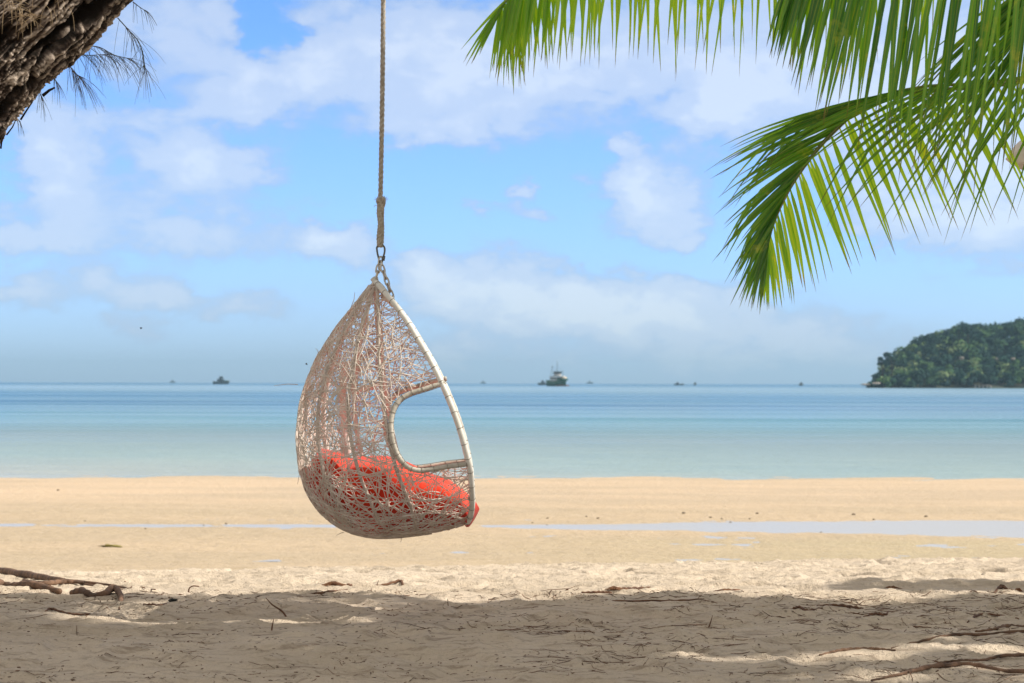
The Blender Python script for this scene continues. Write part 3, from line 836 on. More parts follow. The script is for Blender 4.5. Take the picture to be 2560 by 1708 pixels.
# roots
rf = random.Random(4)
def gpt(px, py, lift=0):
    """photo pixel on the near sand"""
    Y = H*F/(py-957.5)
    for _ in range(8):
        x = (px-1280)/F*Y; z = float(zbase(np.array(x), np.array(Y))); Y = min((H-z)*F/(py-957.5), 14.5)
    x = (px-1280)/F*Y
    return Vector((x, Y, float(zg(np.array(x), np.array(Y)))+lift))
def root_on(parent, pxs, radii, name='root', lifts=None, m='root', rough=.10, n=60):
    O = Vector(parent.location) if parent else Vector()
    g_ = [gpt(x, y, (lifts[i] if lifts else 0)) for i, (x, y) in enumerate(pxs)]
    P_ = cat([tuple(q) for q in g_], n); P_ = [Vector(p) for p in P_]
    rr_ = np.interp(np.linspace(0,1,n), np.linspace(0,1,len(radii)), radii)
    out = []
    for i, p in enumerate(P_):
        out.append(p-O+Vector((0, rr_[i]*rough*2*math.sin(i*.8), rr_[i]*rough*math.sin(i*1.3+1))))
    b = MB(); b.tube(out, [r*(1+rough*.6*math.sin(i*2.1)*math.cos(i*.7)) for i, r in enumerate(rr_)], 9)
    return b.build(name, M[m], parent)
root_on(tree, [(-260,1425),(-60,1432),(60,1445),(160,1463),(260,1470),(350,1479)], [.04,.026,.024,.015,.008,.003], lifts=[.06,.045,.035,.025,.012,.004])
root_on(tree, [(-260,1462),(-60,1470),(20,1470),(80,1478),(150,1486)], [.045,.030,.027,.021,.015], lifts=[.06,.04,.035,.025,.015])
root_on(tree, [(60,1458),(100,1470),(160,1468),(210,1468)], [.010,.015,.014,.006], lifts=[.02]*4)
root_on(tree, [(180,1486),(205,1490),(235,1496),(262,1496),(285,1488),(303,1500),(298,1520)], [.014,.020,.014,.018,.018,.014,.006], lifts=[.01,.02,.01,.015,.03,.015,-.01])
root_on(tree, [(170,1462),(230,1470),(310,1476),(390,1485)], [.008,.006,.004,.003], lifts=[.015]*4)

# crown, above the frame: branch that carries the rope and dense foliage
lm = MB()
def limb(b, pts, r0, r1, n=24):
    P_ = cat(pts, n); b.tube([Vector(p) for p in P_], list(np.linspace(r0, r1, n)), 8, att=.4)
e_ = at(560,-380,YT)-T0
limb(lm, [e_, Vector((e_.x+.7, .35, e_.z+.35)), Vector((rt.x-T0.x+.05, YC-T0.y, rt.z-T0.z+.03)), Vector((rt.x-T0.x+1.2, YC-T0.y-.1, rt.z-T0.z+.5)), Vector((rt.x-T0.x+2.6, YC-T0.y-.9, rt.z-T0.z+1.2))], .2, .05)
limb(lm, [e_, Vector((e_.x+.5,-.6,e_.z+.9)), Vector((e_.x+1.8,-1.2,e_.z+2.6)), Vector((e_.x+4.4,-1.4,e_.z+4.4))], .17, .03)
limb(lm, [e_, Vector((e_.x-.2,.2,e_.z+1.0)), Vector((e_.x+1.3,.3,e_.z+2.8)), Vector((e_.x+3.4,.6,e_.z+4.3))], .16, .03)
lm.build('branch', M['bark'], tree)

# second tree, standing outside the picture on the right: its crown and roots reach in
tree2 = empty('shade_tree', (6.6, 6.2, 0), 'broad shade tree beside the beach whose roots surface at the lower right', 'tree')
T2 = Vector(tree2.location)
tk = MB(); limb(tk, [(0,0,-.3),(.1,.05,1.6),(-.15,0,3.6),(-.2,.1,5.4)], .36, .24)
tk.build('trunk', M['bark'], tree2)
l2 = MB()
for (x, y, z) in [(q_[0],q_[1],q_[2]+2.2) for q_ in [(-3.6,-1.5,5.0),(-3.0,1.5,5.2),(-1.2,3.0,5.6),(1.5,2.0,6.2),(2.6,-1,6.0),(-.5,-3.2,5.6),(-5.0,.4,5.0),(-2.0,-.2,6.4),(0,.5,7)]]:
    limb(l2, [(-.2,.1,5.2),(x*.35-.1,y*.35,5.2+(z-5.2)*.55),(x*.7,y*.7,5.2+(z-5.2)*.85),(x,y,z)], .13, .025)
l2.build('branch', M['bark'], tree2)

def shade_edge(gx):
    px = 1280+gx*F/9.9
    py = np.interp(px, [-600,0,200,350,400,530,640,760,900,1000,1150,1280,1500,1640,1720,1900,2100,2400,2405,2560,3200],
                       [1470,1492,1490,1484,1490,1490,1478,1474,1476,1488,1510,1500,1491,1480,1480,1491,1500,1503,1483,1483,1480])
    return H*F/(py-957.5)
# sun flecks on the sand: (px, py, half-width px, half-height px)
FLK = [(1660,1584,200,11),(1480,1582,80,4),(1700,1641,130,9),(1900,1649,230,13),(2150,1636,240,15),(2420,1622,260,13),(2300,1600,120,6),(2480,1590,150,8),(2100,1692,260,15),(2450,1668,150,12),(2480,1700,260,9),
       (560,1592,110,2),(640,1599,90,3),(300,1598,15,3),(60,1502,90,5),(1010,1522,15,2),(1110,1526,40,2),(930,1510,25,2),(1300,1690,60,5),(1340,1605,90,3),(1900,1700,60,5),(860,1500,60,4),(880,1484,120,3)]
def lit(gx, gy, soft):
    px = 1280+gx*F/gy; py = 957.5+H*F/gy
    for (a, b, c, d) in FLK:
        q = ((px-a)/c)**2+((py-b)/(d*.78+1))**2
        if q < (1+soft)*(.8+.4*math.sin(gx*9+b)): return True
    return False
def chair_ray(gx, gy, m=.04):
    """would the sun ray that ends here pass the lower part of the chair?"""
    for z in (.36,.5,.65,.8,.92,1.03):
        u = gx+S.x/S.z*z-CH.x; y = gy+S.y/S.z*z; zl = z-CH.z
        if abs(y-YC) < .40+m and float(sdf(np.array(u), np.array(zl))) > -m and u < float(np.interp(zl, rz_, ru_))+.03+m: return True
    return False
def frond_ray(gx, gy):
    """sun that reaches the palm fronds"""
    for z in (1.7,1.95,2.2,2.5):
        x = gx+S.x/S.z*z; y = gy+S.y/S.z*z
        if .95 < x < 2.3 and 7.65 < y < 8.15: return True
    return False
lt = MB(); lr = MB(); rs_ = random.Random(77)
def leafcard(b, p, s, r, tint):
    # a small spray: three narrow leaves
    base = Quaternion(Vector((r.uniform(-1,1), r.uniform(-1,1), r.uniform(-1,1))).normalized(), r.uniform(-.9,.9))
    q0 = S.to_track_quat('Z','Y')
    for k in range(3):
        a = 2*pi*k/3+r.uniform(-.5,.5)
        d = q0 @ (base @ Vector((math.cos(a), math.sin(a), 0))); e = q0 @ (base @ Vector((-math.sin(a), math.cos(a), 0)))
        v = [p-d*s*.1, p+d*s*.5-e*s*.28, p+d*s*1.05, p+d*s*.5+e*s*.28]
        b.add(v, [(0,1,2,3)], att=tint)
cells = 0
for i in range(11500):
    gx = rs_.uniform(-3.4, 3.5); gy = rs_.uniform(6.3, 10.7)
    if gy > float(shade_edge(gx))-.02: continue
    if lit(gx, gy, .0) or chair_ray(gx, gy) or (frond_ray(gx, gy) and rs_.random() < .72): continue
    cr_ = chair_ray(gx, gy, .26)
    h = rs_.uniform(6.6, 9.6)
    p = Vector((gx, gy, 0))+S/S.z*h
    s_ = rs_.uniform(.06,.11) if (lit(gx+.12, gy, .5) or lit(gx-.12, gy, .5) or lit(gx, gy+.1,.5) or lit(gx, gy-.1,.5) or gy > float(shade_edge(gx))-.2 or cr_) else rs_.uniform(.14,.26)
    if p.x < 4.5: leafcard(lt, p-T0, s_, rs_, rs_.random())
    else: leafcard(lr, p-T2, s_, rs_, rs_.random())
# the patch of shade further down the beach at the right
for i in range(700):
    px = rs_.uniform(2080, 2900); py = rs_.uniform(1446, 1474)
    if py < 1449+4*math.sin(px*.02)+max(0,(2160-px)*.2): continue
    q = gpt(px, py); h = rs_.uniform(4.3, 5.6)
    leafcard(lr, q+S/S.z*h-T2, rs_.uniform(.07,.13), rs_, rs_.random())
# the rest of the crowns, back and up
for i in range(900):
    a = rs_.uniform(0, 2*pi); rr2 = rs_.uniform(0,1)**.5
    c = Vector((7.5+3.2*rr2*math.cos(a), 3.6+2.6*rr2*math.sin(a), 8.3+rs_.uniform(-.8,1.4)))
    leafcard(lr, c-T2, rs_.uniform(.12,.25), rs_, rs_.random())
for i in range(500):
    c = Vector((-.2+rs_.gauss(0,1.4), 5.5+rs_.gauss(0,1.2), 7.8+rs_.gauss(0,.6)))
    leafcard(lt, c-T0, rs_.uniform(.12,.22), rs_, rs_.random())
lt.build('crown', M['crown'], tree, smooth=False)
lr.build('crown', M['crown'], tree2, smooth=False)
for pxs, rd in [([(2180,1702),(2260,1690),(2330,1672),(2400,1660),(2450,1664),(2520,1672),(2640,1668),(2800,1655)], [0.0037, 0.0062, 0.0099, 0.0112, 0.0112, 0.0099, 0.0124, 0.0186]),
                ([(2230,1618),(2290,1606),(2380,1600),(2470,1592),(2560,1588),(2700,1580)], [0.0025, 0.0074, 0.0062, 0.0062, 0.0074, 0.0124]),
                ([(2440,1582),(2490,1576),(2520,1568),(2570,1566),(2700,1560)], [0.0037, 0.0087, 0.0099, 0.0099, 0.0124]),
                ([(2350,1652),(2400,1650),(2460,1648),(2520,1640),(2640,1632)], [0.0025, 0.005, 0.005, 0.0074, 0.0124]),
                ([(2050,1634),(2110,1626),(2180,1622),(2240,1626)], [.003,.007,.008,.004])]:
    root_on(tree2, pxs, rd, lifts=[.004]*len(pxs), rough=.18)

# ------------------------------------------------------------------ coconut palm
palm = empty('coconut_palm', (3.35, 8.35, -.05), 'coconut palm with green fronds hanging over the beach at the upper right', 'palm tree')
PO = Vector(palm.location)
tp = MB()
P_ = cat([(0.15,.1,-.3),(.05,0,.8),(-.1,-.1,1.9),(-.1,-.1,2.9),(-.05,-.05,3.55)], 90)
tp.tube([Vector(p) for p in P_], [.17-.06*i/89+.008*(i % 5 == 0) for i in range(90)], 14)
tp.build('trunk', M['palmtrunk'], palm)
CR = Vector((3.28, 8.28, 3.45))
def leaflet(b, base, d0, length, width, droop, tint, r, kink=False):
    n = 9; p = Vector(base); d = Vector(d0).normalized(); seg = length/n
    side0 = d.cross(Vector((0,-1,.15))).normalized()
    pts = [p.copy()]; dirs = [d.copy()]
    for j in range(n):
        g_ = droop*(.35+1.3*j/n)
        if kink and j == int(n*.6): g_ += .55
        d = (d+Vector((r.uniform(-.02,.02), 0, -g_))).normalized()
        p = p+d*seg; pts.append(p.copy()); dirs.append(d.copy())
    roll = r.uniform(-.7,.7)
    vs = []; uv = []
    for j, (q, dd) in enumerate(zip(pts, dirs)):
        v = j/n
        wd = width*(min(1, v*5+.35))*(1-max(0, v-.45)/.55)**.9
        if j == n: wd = width*.03
        sd_ = dd.cross(Vector((math.sin(roll+.25*v)*.8, -1, .2))).normalized(); nr_ = sd_.cross(dd)
        vs += [q-sd_*wd*.5+nr_*wd*.22, q, q+sd_*wd*.5+nr_*wd*.22]
        uv += [(0,v),(.5,v),(1,v)]
    fs = []
    for j in range(n):
        a = j*3
        fs += [(a,a+1,a+4,a+3),(a+1,a+2,a+5,a+4)]
    b.add(vs, fs, uv=uv, att=tint)
def mkfrond(name, rach, n, sets, mat_, seed, rr0=.02, label=None):
    """rach: list of world points; sets: list of dicts with t-range, interpolated direction/length tables"""
    r = random.Random(seed)
    Pn = cat([tuple(Vector(p)-PO) for p in rach], 120)
    rb_ = MB(); rb_.tube([Vector(p) for p in Pn], [rr0*(1-.85*i/119) for i in range(120)], 8)
    lf_ = MB()
    for s_ in sets:
        ts = np.array([q[0] for q in s_['tab']])
        tb_ = np.array([q[1:] for q in s_['tab']], float)   # dx, dy(photo down), depth, length(m)
        for i in range(s_['n']):
            t = ts[0]+(ts[-1]-ts[0])*(i+.5+r.uniform(-.35,.35))/s_['n']
            v = [np.interp(t, ts, tb_[:,k]) for k in range(4)]
            idx = min(max(int(t*119), 0), 119)
            d = Vector((v[0]+r.uniform(-1,1)*s_.get('jit',.07), v[2]+r.uniform(-.12,.12), -v[1]+r.uniform(-1,1)*s_.get('jit',.07)*.6))
            if r.random() < s_.get('gap', .06): continue
            ln = v[3]*r.uniform(*s_.get('lv', (.88,1.08)))
            leaflet(lf_, Pn[idx], d, ln, s_['w']*r.uniform(.75,1.15), s_.get('droop',.05)*r.uniform(.6,1.4), min(1,max(0,r.gauss(s_.get('tint',.4),.22))), r, r.random() < s_.get('kink',0))
    o = lf_.build(name, mat_, palm)
    rb_.build('rachis', M['rachis'], o)
    return o
# frond A: along the top edge of the picture
YA = 7.75
ra = [CR, at(2900,-330,8.1), at(2500,-350,7.9), at(2050,-250,YA), at(1700,-165,YA), at(1450,-110,YA), at(1330,-60,YA), at(1272,-8,YA), at(1245,30,YA)]
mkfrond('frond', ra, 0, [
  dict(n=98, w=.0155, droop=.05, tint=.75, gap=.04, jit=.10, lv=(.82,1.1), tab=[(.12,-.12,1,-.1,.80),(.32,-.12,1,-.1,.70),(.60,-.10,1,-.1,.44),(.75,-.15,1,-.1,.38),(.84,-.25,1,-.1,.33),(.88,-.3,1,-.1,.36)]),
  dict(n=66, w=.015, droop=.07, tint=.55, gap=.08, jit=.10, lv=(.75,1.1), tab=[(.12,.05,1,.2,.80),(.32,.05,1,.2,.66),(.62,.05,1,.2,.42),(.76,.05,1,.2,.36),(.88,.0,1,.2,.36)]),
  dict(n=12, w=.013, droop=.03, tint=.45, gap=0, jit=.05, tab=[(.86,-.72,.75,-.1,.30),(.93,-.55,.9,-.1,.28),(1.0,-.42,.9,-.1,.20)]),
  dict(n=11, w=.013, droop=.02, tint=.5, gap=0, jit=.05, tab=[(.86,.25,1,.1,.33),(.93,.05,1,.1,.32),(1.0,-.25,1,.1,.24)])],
  M['palm_lit'], 5)
# frond B: the big drooping one
YB = 7.9
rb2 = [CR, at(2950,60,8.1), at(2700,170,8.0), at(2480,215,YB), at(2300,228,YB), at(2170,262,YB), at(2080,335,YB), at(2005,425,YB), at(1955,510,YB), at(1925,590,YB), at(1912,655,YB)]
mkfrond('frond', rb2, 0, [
  # rear row falling to the right, sunlight painted in by the paler leaf colour
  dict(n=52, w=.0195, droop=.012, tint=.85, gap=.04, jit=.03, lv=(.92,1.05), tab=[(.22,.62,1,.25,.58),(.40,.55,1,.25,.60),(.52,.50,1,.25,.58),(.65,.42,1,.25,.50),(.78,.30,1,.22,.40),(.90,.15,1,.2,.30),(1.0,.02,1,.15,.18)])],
  M['palm_lit'], 9, .011)
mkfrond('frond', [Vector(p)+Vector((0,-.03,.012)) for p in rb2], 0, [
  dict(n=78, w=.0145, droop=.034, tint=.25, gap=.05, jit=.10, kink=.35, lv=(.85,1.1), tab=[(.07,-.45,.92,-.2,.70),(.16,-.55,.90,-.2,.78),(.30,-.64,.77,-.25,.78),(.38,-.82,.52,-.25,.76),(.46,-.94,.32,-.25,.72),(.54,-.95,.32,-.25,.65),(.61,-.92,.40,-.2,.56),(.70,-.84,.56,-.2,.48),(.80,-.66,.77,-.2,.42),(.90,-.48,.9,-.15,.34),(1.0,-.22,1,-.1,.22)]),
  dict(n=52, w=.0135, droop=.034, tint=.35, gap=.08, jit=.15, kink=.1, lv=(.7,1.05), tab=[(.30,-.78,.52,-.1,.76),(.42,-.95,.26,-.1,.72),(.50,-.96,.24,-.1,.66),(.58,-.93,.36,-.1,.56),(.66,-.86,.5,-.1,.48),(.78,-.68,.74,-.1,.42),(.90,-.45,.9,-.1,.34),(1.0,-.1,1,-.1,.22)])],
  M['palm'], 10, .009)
# frond C: hanging curtain in front, upper right
YD = 7.4
rc = [CR, at(2900,-200,7.9), at(2650,-190,YD), at(2400,-150,YD), at(2200,-110,YD), at(2050,-70,YD), at(1960,-40,YD)]
mkfrond('frond', rc, 0, [
  dict(n=96, w=.0200, droop=.03, tint=.30, gap=.05, jit=.06, lv=(.8,1.08), tab=[(.10,-.16,1,-.1,.9),(.24,-.16,1,-.1,1.0),(.45,-.18,1,-.1,.95),(.60,-.20,1,-.1,.80),(.72,-.22,1,-.1,.62),(.85,-.26,1,-.1,.42),(1.0,-.3,1,-.1,.24)]),
  dict(n=26, w=.016, droop=.03, tint=.9, gap=.1, jit=.10, lv=(.6,1.05), tab=[(.24,-.10,1,.1,.95),(.5,-.08,1,.1,.85),(.75,-.1,1,.1,.6),(1.0,-.15,1,.1,.24)])],
  M['palm'], 12)
# frond D: leaflets sweeping from the upper right corner
rd_ = [CR, at(2950,-250,8.0), at(2750,-160,7.7), at(2620,-60,7.6), at(2560,60,7.6), at(2540,170,7.6)]
mkfrond('frond', rd_, 0, [
  dict(n=54, w=.0155, droop=.035, tint=.28, gap=.05, jit=.07, tab=[(.20,-.85,.5,-.15,.85),(.50,-.82,.6,-.15,.8),(.8,-.72,.75,-.15,.7),(1.0,-.5,.9,-.15,.6)])],
  M['palm'], 13)
# fronds on the far side of the crown, outside the picture
for k, (dx, dy) in enumerate([(.2,-1),(1,-.7),(-.35,-1)]):
    v = Vector((dx, dy, 0)).normalized()
    pts = [CR, CR+v*.7+Vector((0,0,.45)), CR+v*1.5+Vector((0,0,.45)), CR+v*2.2+Vector((0,0,.0)), CR+v*2.6+Vector((0,0,-.6))]
    s1 = v.cross(Vector((0,0,1)))
    mkfrond('frond', pts, 0, [dict(n=40, w=.034, droop=.05, tint=.4, tab=[(.12,s1.x+v.x*.5,.55,s1.y+v.y*.5,.7),(1,s1.x*.5+v.x,.6,s1.y*.5+v.y,.35)]),
                              dict(n=40, w=.034, droop=.05, tint=.4, tab=[(.12,-s1.x+v.x*.5,.55,-s1.y+v.y*.5,.7),(1,-s1.x*.5+v.x,.6,-s1.y*.5+v.y,.35)])], M['palm'], 30+k)

# pale cloth peeping in at the right edge
cl = MB(); vs = []; nu, nv = 24, 14
for i in range(nu+1):
    for j in range(nv):
        a = 2*pi*j/nv; t = i/nu
        c = at(2512+150*t, 398+58*t-20*math.sin(t*3), 8.75)
        rr3 = (.05*math.sin(min(1, t*3)*pi/2)+.03*t)*(1+.22*math.sin(a*5+t*4))
        vs.append((c.x, c.y+rr3*1.1*math.cos(a), c.z+.075*t+rr3*math.sin(a)))
cl.add(vs, [(i*nv+j, i*nv+(j+1)%nv, (i+1)*nv+(j+1)%nv, (i+1)*nv+j) for i in range(nu) for j in range(nv)]+[tuple(range(nv-1,-1,-1)), tuple(nu*nv+j for j in range(nv))])
cb_ = cl.build('cloth', M['cloth'])
cc = MB(); q0 = at(2600, 385, 8.75); cc.tube([q0+Vector((0,0,.07)), q0+Vector((.02,-.3,.22)), at(2600,190,7.97)], .004, 5); cc.build('cord', M['rope'], cb_)
tag(cb_, 'off white gathered cloth peeping out behind the palm leaflets', 'cloth')

# ------------------------------------------------------------------ things on the sand
def thing_tube(name, pxs, radii, label, cat_, m='twig', group=None, lifts=None, rough=.15, n=26):
    g_ = [gpt(x, y, (lifts[i] if lifts else .004)) for i, (x, y) in enumerate(pxs)]
    O = Vector((g_[0].x, g_[0].y, g_[0].z)); P_ = cat([tuple(q-O) for q in g_], n)
    rr_ = np.interp(np.linspace(0,1,n), np.linspace(0,1,len(radii)), radii)
    b = MB(); b.tube([Vector(p)+Vector((0,0,rr_[i]*.5*math.sin(i*1.7)*rough*4)) for i, p in enumerate(P_)], list(rr_), 6)
    o = b.build(name, M[m]); o.location = O
    return tag(o, label, cat_, group)
def standing(name, bx, by, offs, radii, label, cat_='twig', m='twig', group=None):
    g0 = gpt(bx, by, -.005); sc_ = g0.y/F
    b = MB(); P_ = cat([(dx*sc_, dd, -dy*sc_) for dx, dy, dd in offs], 22)
    b.tube([Vector(p) for p in P_], list(np.interp(np.linspace(0,1,22), np.linspace(0,1,len(radii)), radii)), 6)
    o = b.build(name, M[m]); o.location = g0
    return tag(o, label, cat_, group)
G = 'fallen twigs on the sand'
standing('bent_twig', 473, 1479, [(0,3,0),(0,-12,0),(3,-19,0),(12,-23,0),(26,-22,0)], [.0045,.004,.0035,.004,.003], 'bent brown twig standing like a hook on sunlit sand', group=G)
standing('twig', 720, 1545, [(0,3,0),(-14,-16,0),(-38,-32,0),(-54,-49,0)], [.005,.0045,.0035,.0015], 'arched brown twig rising from the shaded sand left of centre', group=G)
standing('twig', 680, 1577, [(0,3,0),(2,-14,0),(6,-32,0)], [.004,.0035,.0015], 'short straight twig stuck in the shaded sand below the arched twig', group=G)
standing('twig', 1771, 1569, [(0,3,0),(6,-12,0),(12,-32,0)], [.003,.003,.001], 'thin curved twig sticking out of shaded sand right of centre', group=G)
standing('twig', 1122, 1520, [(0,3,0),(-1,-10,0),(-2,-20,0)], [.0025,.002,.001], 'tiny upright twig at the edge of the shade below the chair', group=G)
standing('twig', 942, 1467, [(0,3,0),(4,-10,0),(6,-15,0)], [.002,.002,.001], 'hair thin sprout standing on the debris line under the chair', group=G)
thing_tube('twig', [(114,1537),(128,1530),(160,1536),(190,1541),(227,1541)], [.002,.006,.005,.005,.002], 'long wavy brown twig on shaded sand below the tree roots', 'twig', group=G)
thing_tube('twig', [(350,1514),(375,1517),(400,1517),(418,1512)], [.002,.004,.004,.002], 'thin forked twig lying just left of the charred lump', 'twig', group=G)
thing_tube('twig', [(1430,1562-60),(1500-10,1503),(1640,1500),(1700,1502),(1762,1501)], [.002,.004,.005,.005,.003], 'long dark twig lying along the shade edge right of centre', 'twig', group=G)
thing_tube('twig', [(1985,1523),(2000,1520),(2020,1525),(2058,1522)], [.006,.007,.007,.003], 'dark knobbly stick on shaded sand under the far strip of shade', 'twig', group=G)
thing_tube('twig', [(2043,1515),(2075,1513),(2110,1511),(2140,1510),(2160,1512)], [.002,.005,.010,.008,.002], 'slim dark stick tapering at both ends near the shade edge', 'twig', group=G)
thing_tube('twig', [(2160,1540),(2190,1536),(2215,1538),(2222,1528)], [.002,.006,.006,.003], 'crooked stick with a raised end on the shaded sand at right', 'twig', group=G)
thing_tube('twig', [(2246,1560),(2265,1564),(2290,1569),(2330,1572)], [.006,.006,.004,.002], 'brown stick pointing away on shaded sand above the light streak', 'twig', group=G)
thing_tube('twig', [(2420,1552),(2445,1536),(2480,1533),(2530,1540),(2548,1545)], [.003,.006,.005,.005,.003], 'long cracked twig arching over the shaded sand near the right border', 'twig', group=G)
thing_tube('twig', [(678,1482),(720,1484),(760,1484),(820,1482),(890,1473)], [.003,.007,.007,.006,.002], 'long brown stick lying beneath the husk on the debris line', 'twig', group=G)
thing_tube('twig', [(870,1473),(890,1469),(905,1469),(935,1471)], [.006,.009,.009,.002], 'stubby dark stick to the right of the husk heap', 'twig', group=G)
thing_tube('twig', [(920,1468),(960,1467),(1000,1465),(1008,1467)], [.004,.006,.009,.008], 'reddish brown stick with a thick end right below the chair', 'twig', group=G)
thing_tube('twig', [(1455,1486),(1500,1485),(1530,1484)], [.005,.008,.007], 'rusty brown palm stalk lying in front of the debris line', 'twig', group=G)
thing_tube('twig', [(1545,1478),(1590,1475),(1650,1471)], [.006,.012,.008], 'reddish palm stalk lying on the crest of sunlit sand', 'twig', group=G)
thing_tube('twig', [(2485,1478),(2505,1473),(2520,1475)], [.003,.014,.004], 'curled brown leaf stalk beside the far strip of shade', 'twig', group=G)
def lump(name, px, py, sz, m, label, cat_, seed, group=None, n=14, rough=.35):
    g0 = gpt(px, py) if py > 1435 else None
    if g0 is None:
        Y = 2.37*F/(py-957.5); g0 = Vector(((px-1280)/F*Y, Y, float(zflat(np.array((px-1280)/F*Y), np.array(Y)))))
    vs = []
    for i in range(n+1):
        a = pi*i/n
        for k in range(n):
            b_ = 2*pi*k/n; d = Vector((math.sin(a)*math.cos(b_), math.sin(a)*math.sin(b_), math.cos(a)))
            k_n = 1+rough*float(fbm(np.array(d.x*1.8+seed*3.3+d.z), np.array(d.y*1.8-seed+d.z*1.4), 3))
            vs.append((d.x*sz[0]*k_n, d.y*sz[1]*k_n, d.z*sz[2]*k_n+sz[2]*.5))
    b = MB(); b.add(vs, [(i*n+k, i*n+(k+1)%n, (i+1)*n+(k+1)%n, (i+1)*n+k) for i in range(n) for k in range(n)])
    o = b.build(name, M[m], smooth=True); o.location = g0
    return tag(o, label, cat_, group)
lump('charred_lump', 434, 1506, (.021,.02,.013), 'char', 'small black charred lump on the sand at the shade edge', 'lump', 3, rough=.5)
def husk(px, py, w_, h_, label, seed, n=120):
    g0 = gpt(px, py, 0); b = MB(); r = random.Random(seed); sc_ = g0.y/F
    for i in range(n):
        x = r.uniform(-w_, w_)*sc_; hh = h_*sc_*(1-(x/(w_*sc_))**2)
        y0 = r.uniform(-.04,.04)
        b.tube([(x-r.uniform(.01,.04), y0, r.uniform(0,.3)*hh), (x, y0, hh*r.uniform(.5,1)), (x+r.uniform(.01,.04), y0+r.uniform(-.02,.02), r.uniform(0,.4)*hh)], .0017, 3)
    o = b.build('husk', M['husk']); o.location = g0
    return tag(o, label, 'husk', 'husks on the debris line')
husk(834, 1472, 24, 9, 'low heap of orange brown husk fibre beneath the chair back', 1)
husk(1700, 1476, 34, 7, 'matted brown husk fibre lying on the crest right of centre', 2)
husk(1535, 1480, 8, 7, 'small round husk scrap left of the reddish stalk', 3, 50)
husk(1825, 1473, 25, 5, 'flat tuft of husk fibre near the grey blue patch of sand', 4, 60)
husk(2232, 1467, 16, 8, 'brown husk piece on a little mound left of the far shade', 5, 80)
def shard(px, py, w_, h_, label, seed):
    g0 = gpt(px, py, -.002); sc_ = g0.y/F
    b = MB(); a = w_*sc_; h2 = h_*sc_
    v = [(-a,0,0),(a,.01,0),(.3*a,.0,h2),(-.25*a,.02,h2*.8)]
    v2 = [(x, y+.014, z) for x, y, z in v]
    b.add(v+v2, [(0,1,2,3),(7,6,5,4),(0,4,5,1),(1,5,6,2),(2,6,7,3),(3,7,4,0)])
    o = b.build('dry_leaf', M['husk'], smooth=False); o.location = g0
    return tag(o, label, 'leaf', 'dry leaves on the sand')
shard(1419, 1477, 9, 9, 'small upright brown leaf shard on the crest at centre', 1)
shard(2548, 1475, 12, 9, 'orange brown dry leaf at the right border beside the shade', 2)
shard(1117, 1475, 6, 6, 'tiny dark leaf shard on the debris line right below the chair rim', 3)
shard(312, 1461, 6, 5, 'little dark leaf shard on sunlit sand right of the root', 4)
# litter of needles and bark, uncountable
lit_ = MB(); r = random.Random(99)
def litter(n, xr, yr, lr_, rr_, thr=0., bend=.15):
    k = 0
    while k < n:
        x = r.uniform(*xr); y = r.uniform(*yr)
        dens = float(pn(np.array(x*1.3+5), np.array(y*1.3)))+.6*float(pn(np.array(x*5+5), np.array(y*5)))
        if dens+r.uniform(-.5,.5) < thr:
            k += .2; continue
        l = r.uniform(*lr_); a = r.uniform(0, 2*pi); rad_ = r.uniform(*rr_); m = 2 if l < .03 else 4
        q = []; c = r.uniform(-bend, bend)*8/m; lift = r.uniform(0, .12)*l if r.random() < .25 else 0
        for u_ in range(m+1):
            q.append((x, y, float(zg(np.array(x), np.array(y)))+rad_*.6+lift*u_/m)); x += l/m*math.cos(a); y += l/m*math.sin(a); a += c*r.uniform(.4,1.4)
        lit_.tube(q, [rad_*.7]+[rad_]*(m-1)+[rad_*.5], 3); k += 1
litter(2300, (-2.7,2.9), (7.0,10.2), (.005,.018), (.0010,.0028), .15)
litter(900, (-2.7,2.9), (7.0,10.2), (.02,.06), (.0007,.0015))
litter(900, (.0,2.9), (7.2,10.0), (.04,.13), (.0008,.0017), .1)
litter(600, (-2.6,2.8), (9.8,10.4), (.015,.08), (.0010,.0022), -.1)
litter(60, (-2.6,2.8), (7.0,10.3), (.12,.26), (.0012,.0024), 0, .08)
tag(lit_.build('needle_litter', M['litter']), 'scattered brown needles and bark bits on the shaded sand', 'litter', kind='stuff')
# small stones by the pool
for i, (px, py, s_) in enumerate([(1710,1284,.05),(1894,1284,.045),(1777,1293,.04),(1805,1296,.03),(1827,1303,.035),(1875,1297,.03),(2135,1286,.05),(2185,1296,.035),(2316,1289,.05),(1370,1296,.03),(1369,1310,.03),(1407,1315,.035),(1520,1315,.03),(1496,1297,.04),(1332,1307,.025),(510,1313,.035),(566,1310,.03),(213,1306,.025),(365,1325,.03),(146,1226,.05),(1467,1293,.03),(2054,1327,.03)]):
    s_ *= .62
    lump('stone', px, py, (s_*1.1, s_, s_*.55), 'stone', 'small dark stone on the damp sand around the shallow tide pool', 'stone', i, 'stones around the tide pool', 8)
o = lump('seaweed', 278, 1371, (.13,.07,.02), 'stone', 'olive scrap of seaweed on the open damp sand at left', 'seaweed', 44, n=12, rough=.8)
sw = pbr('seaweed', (.22,.19,.05), .8); o.data.materials[0] = sw

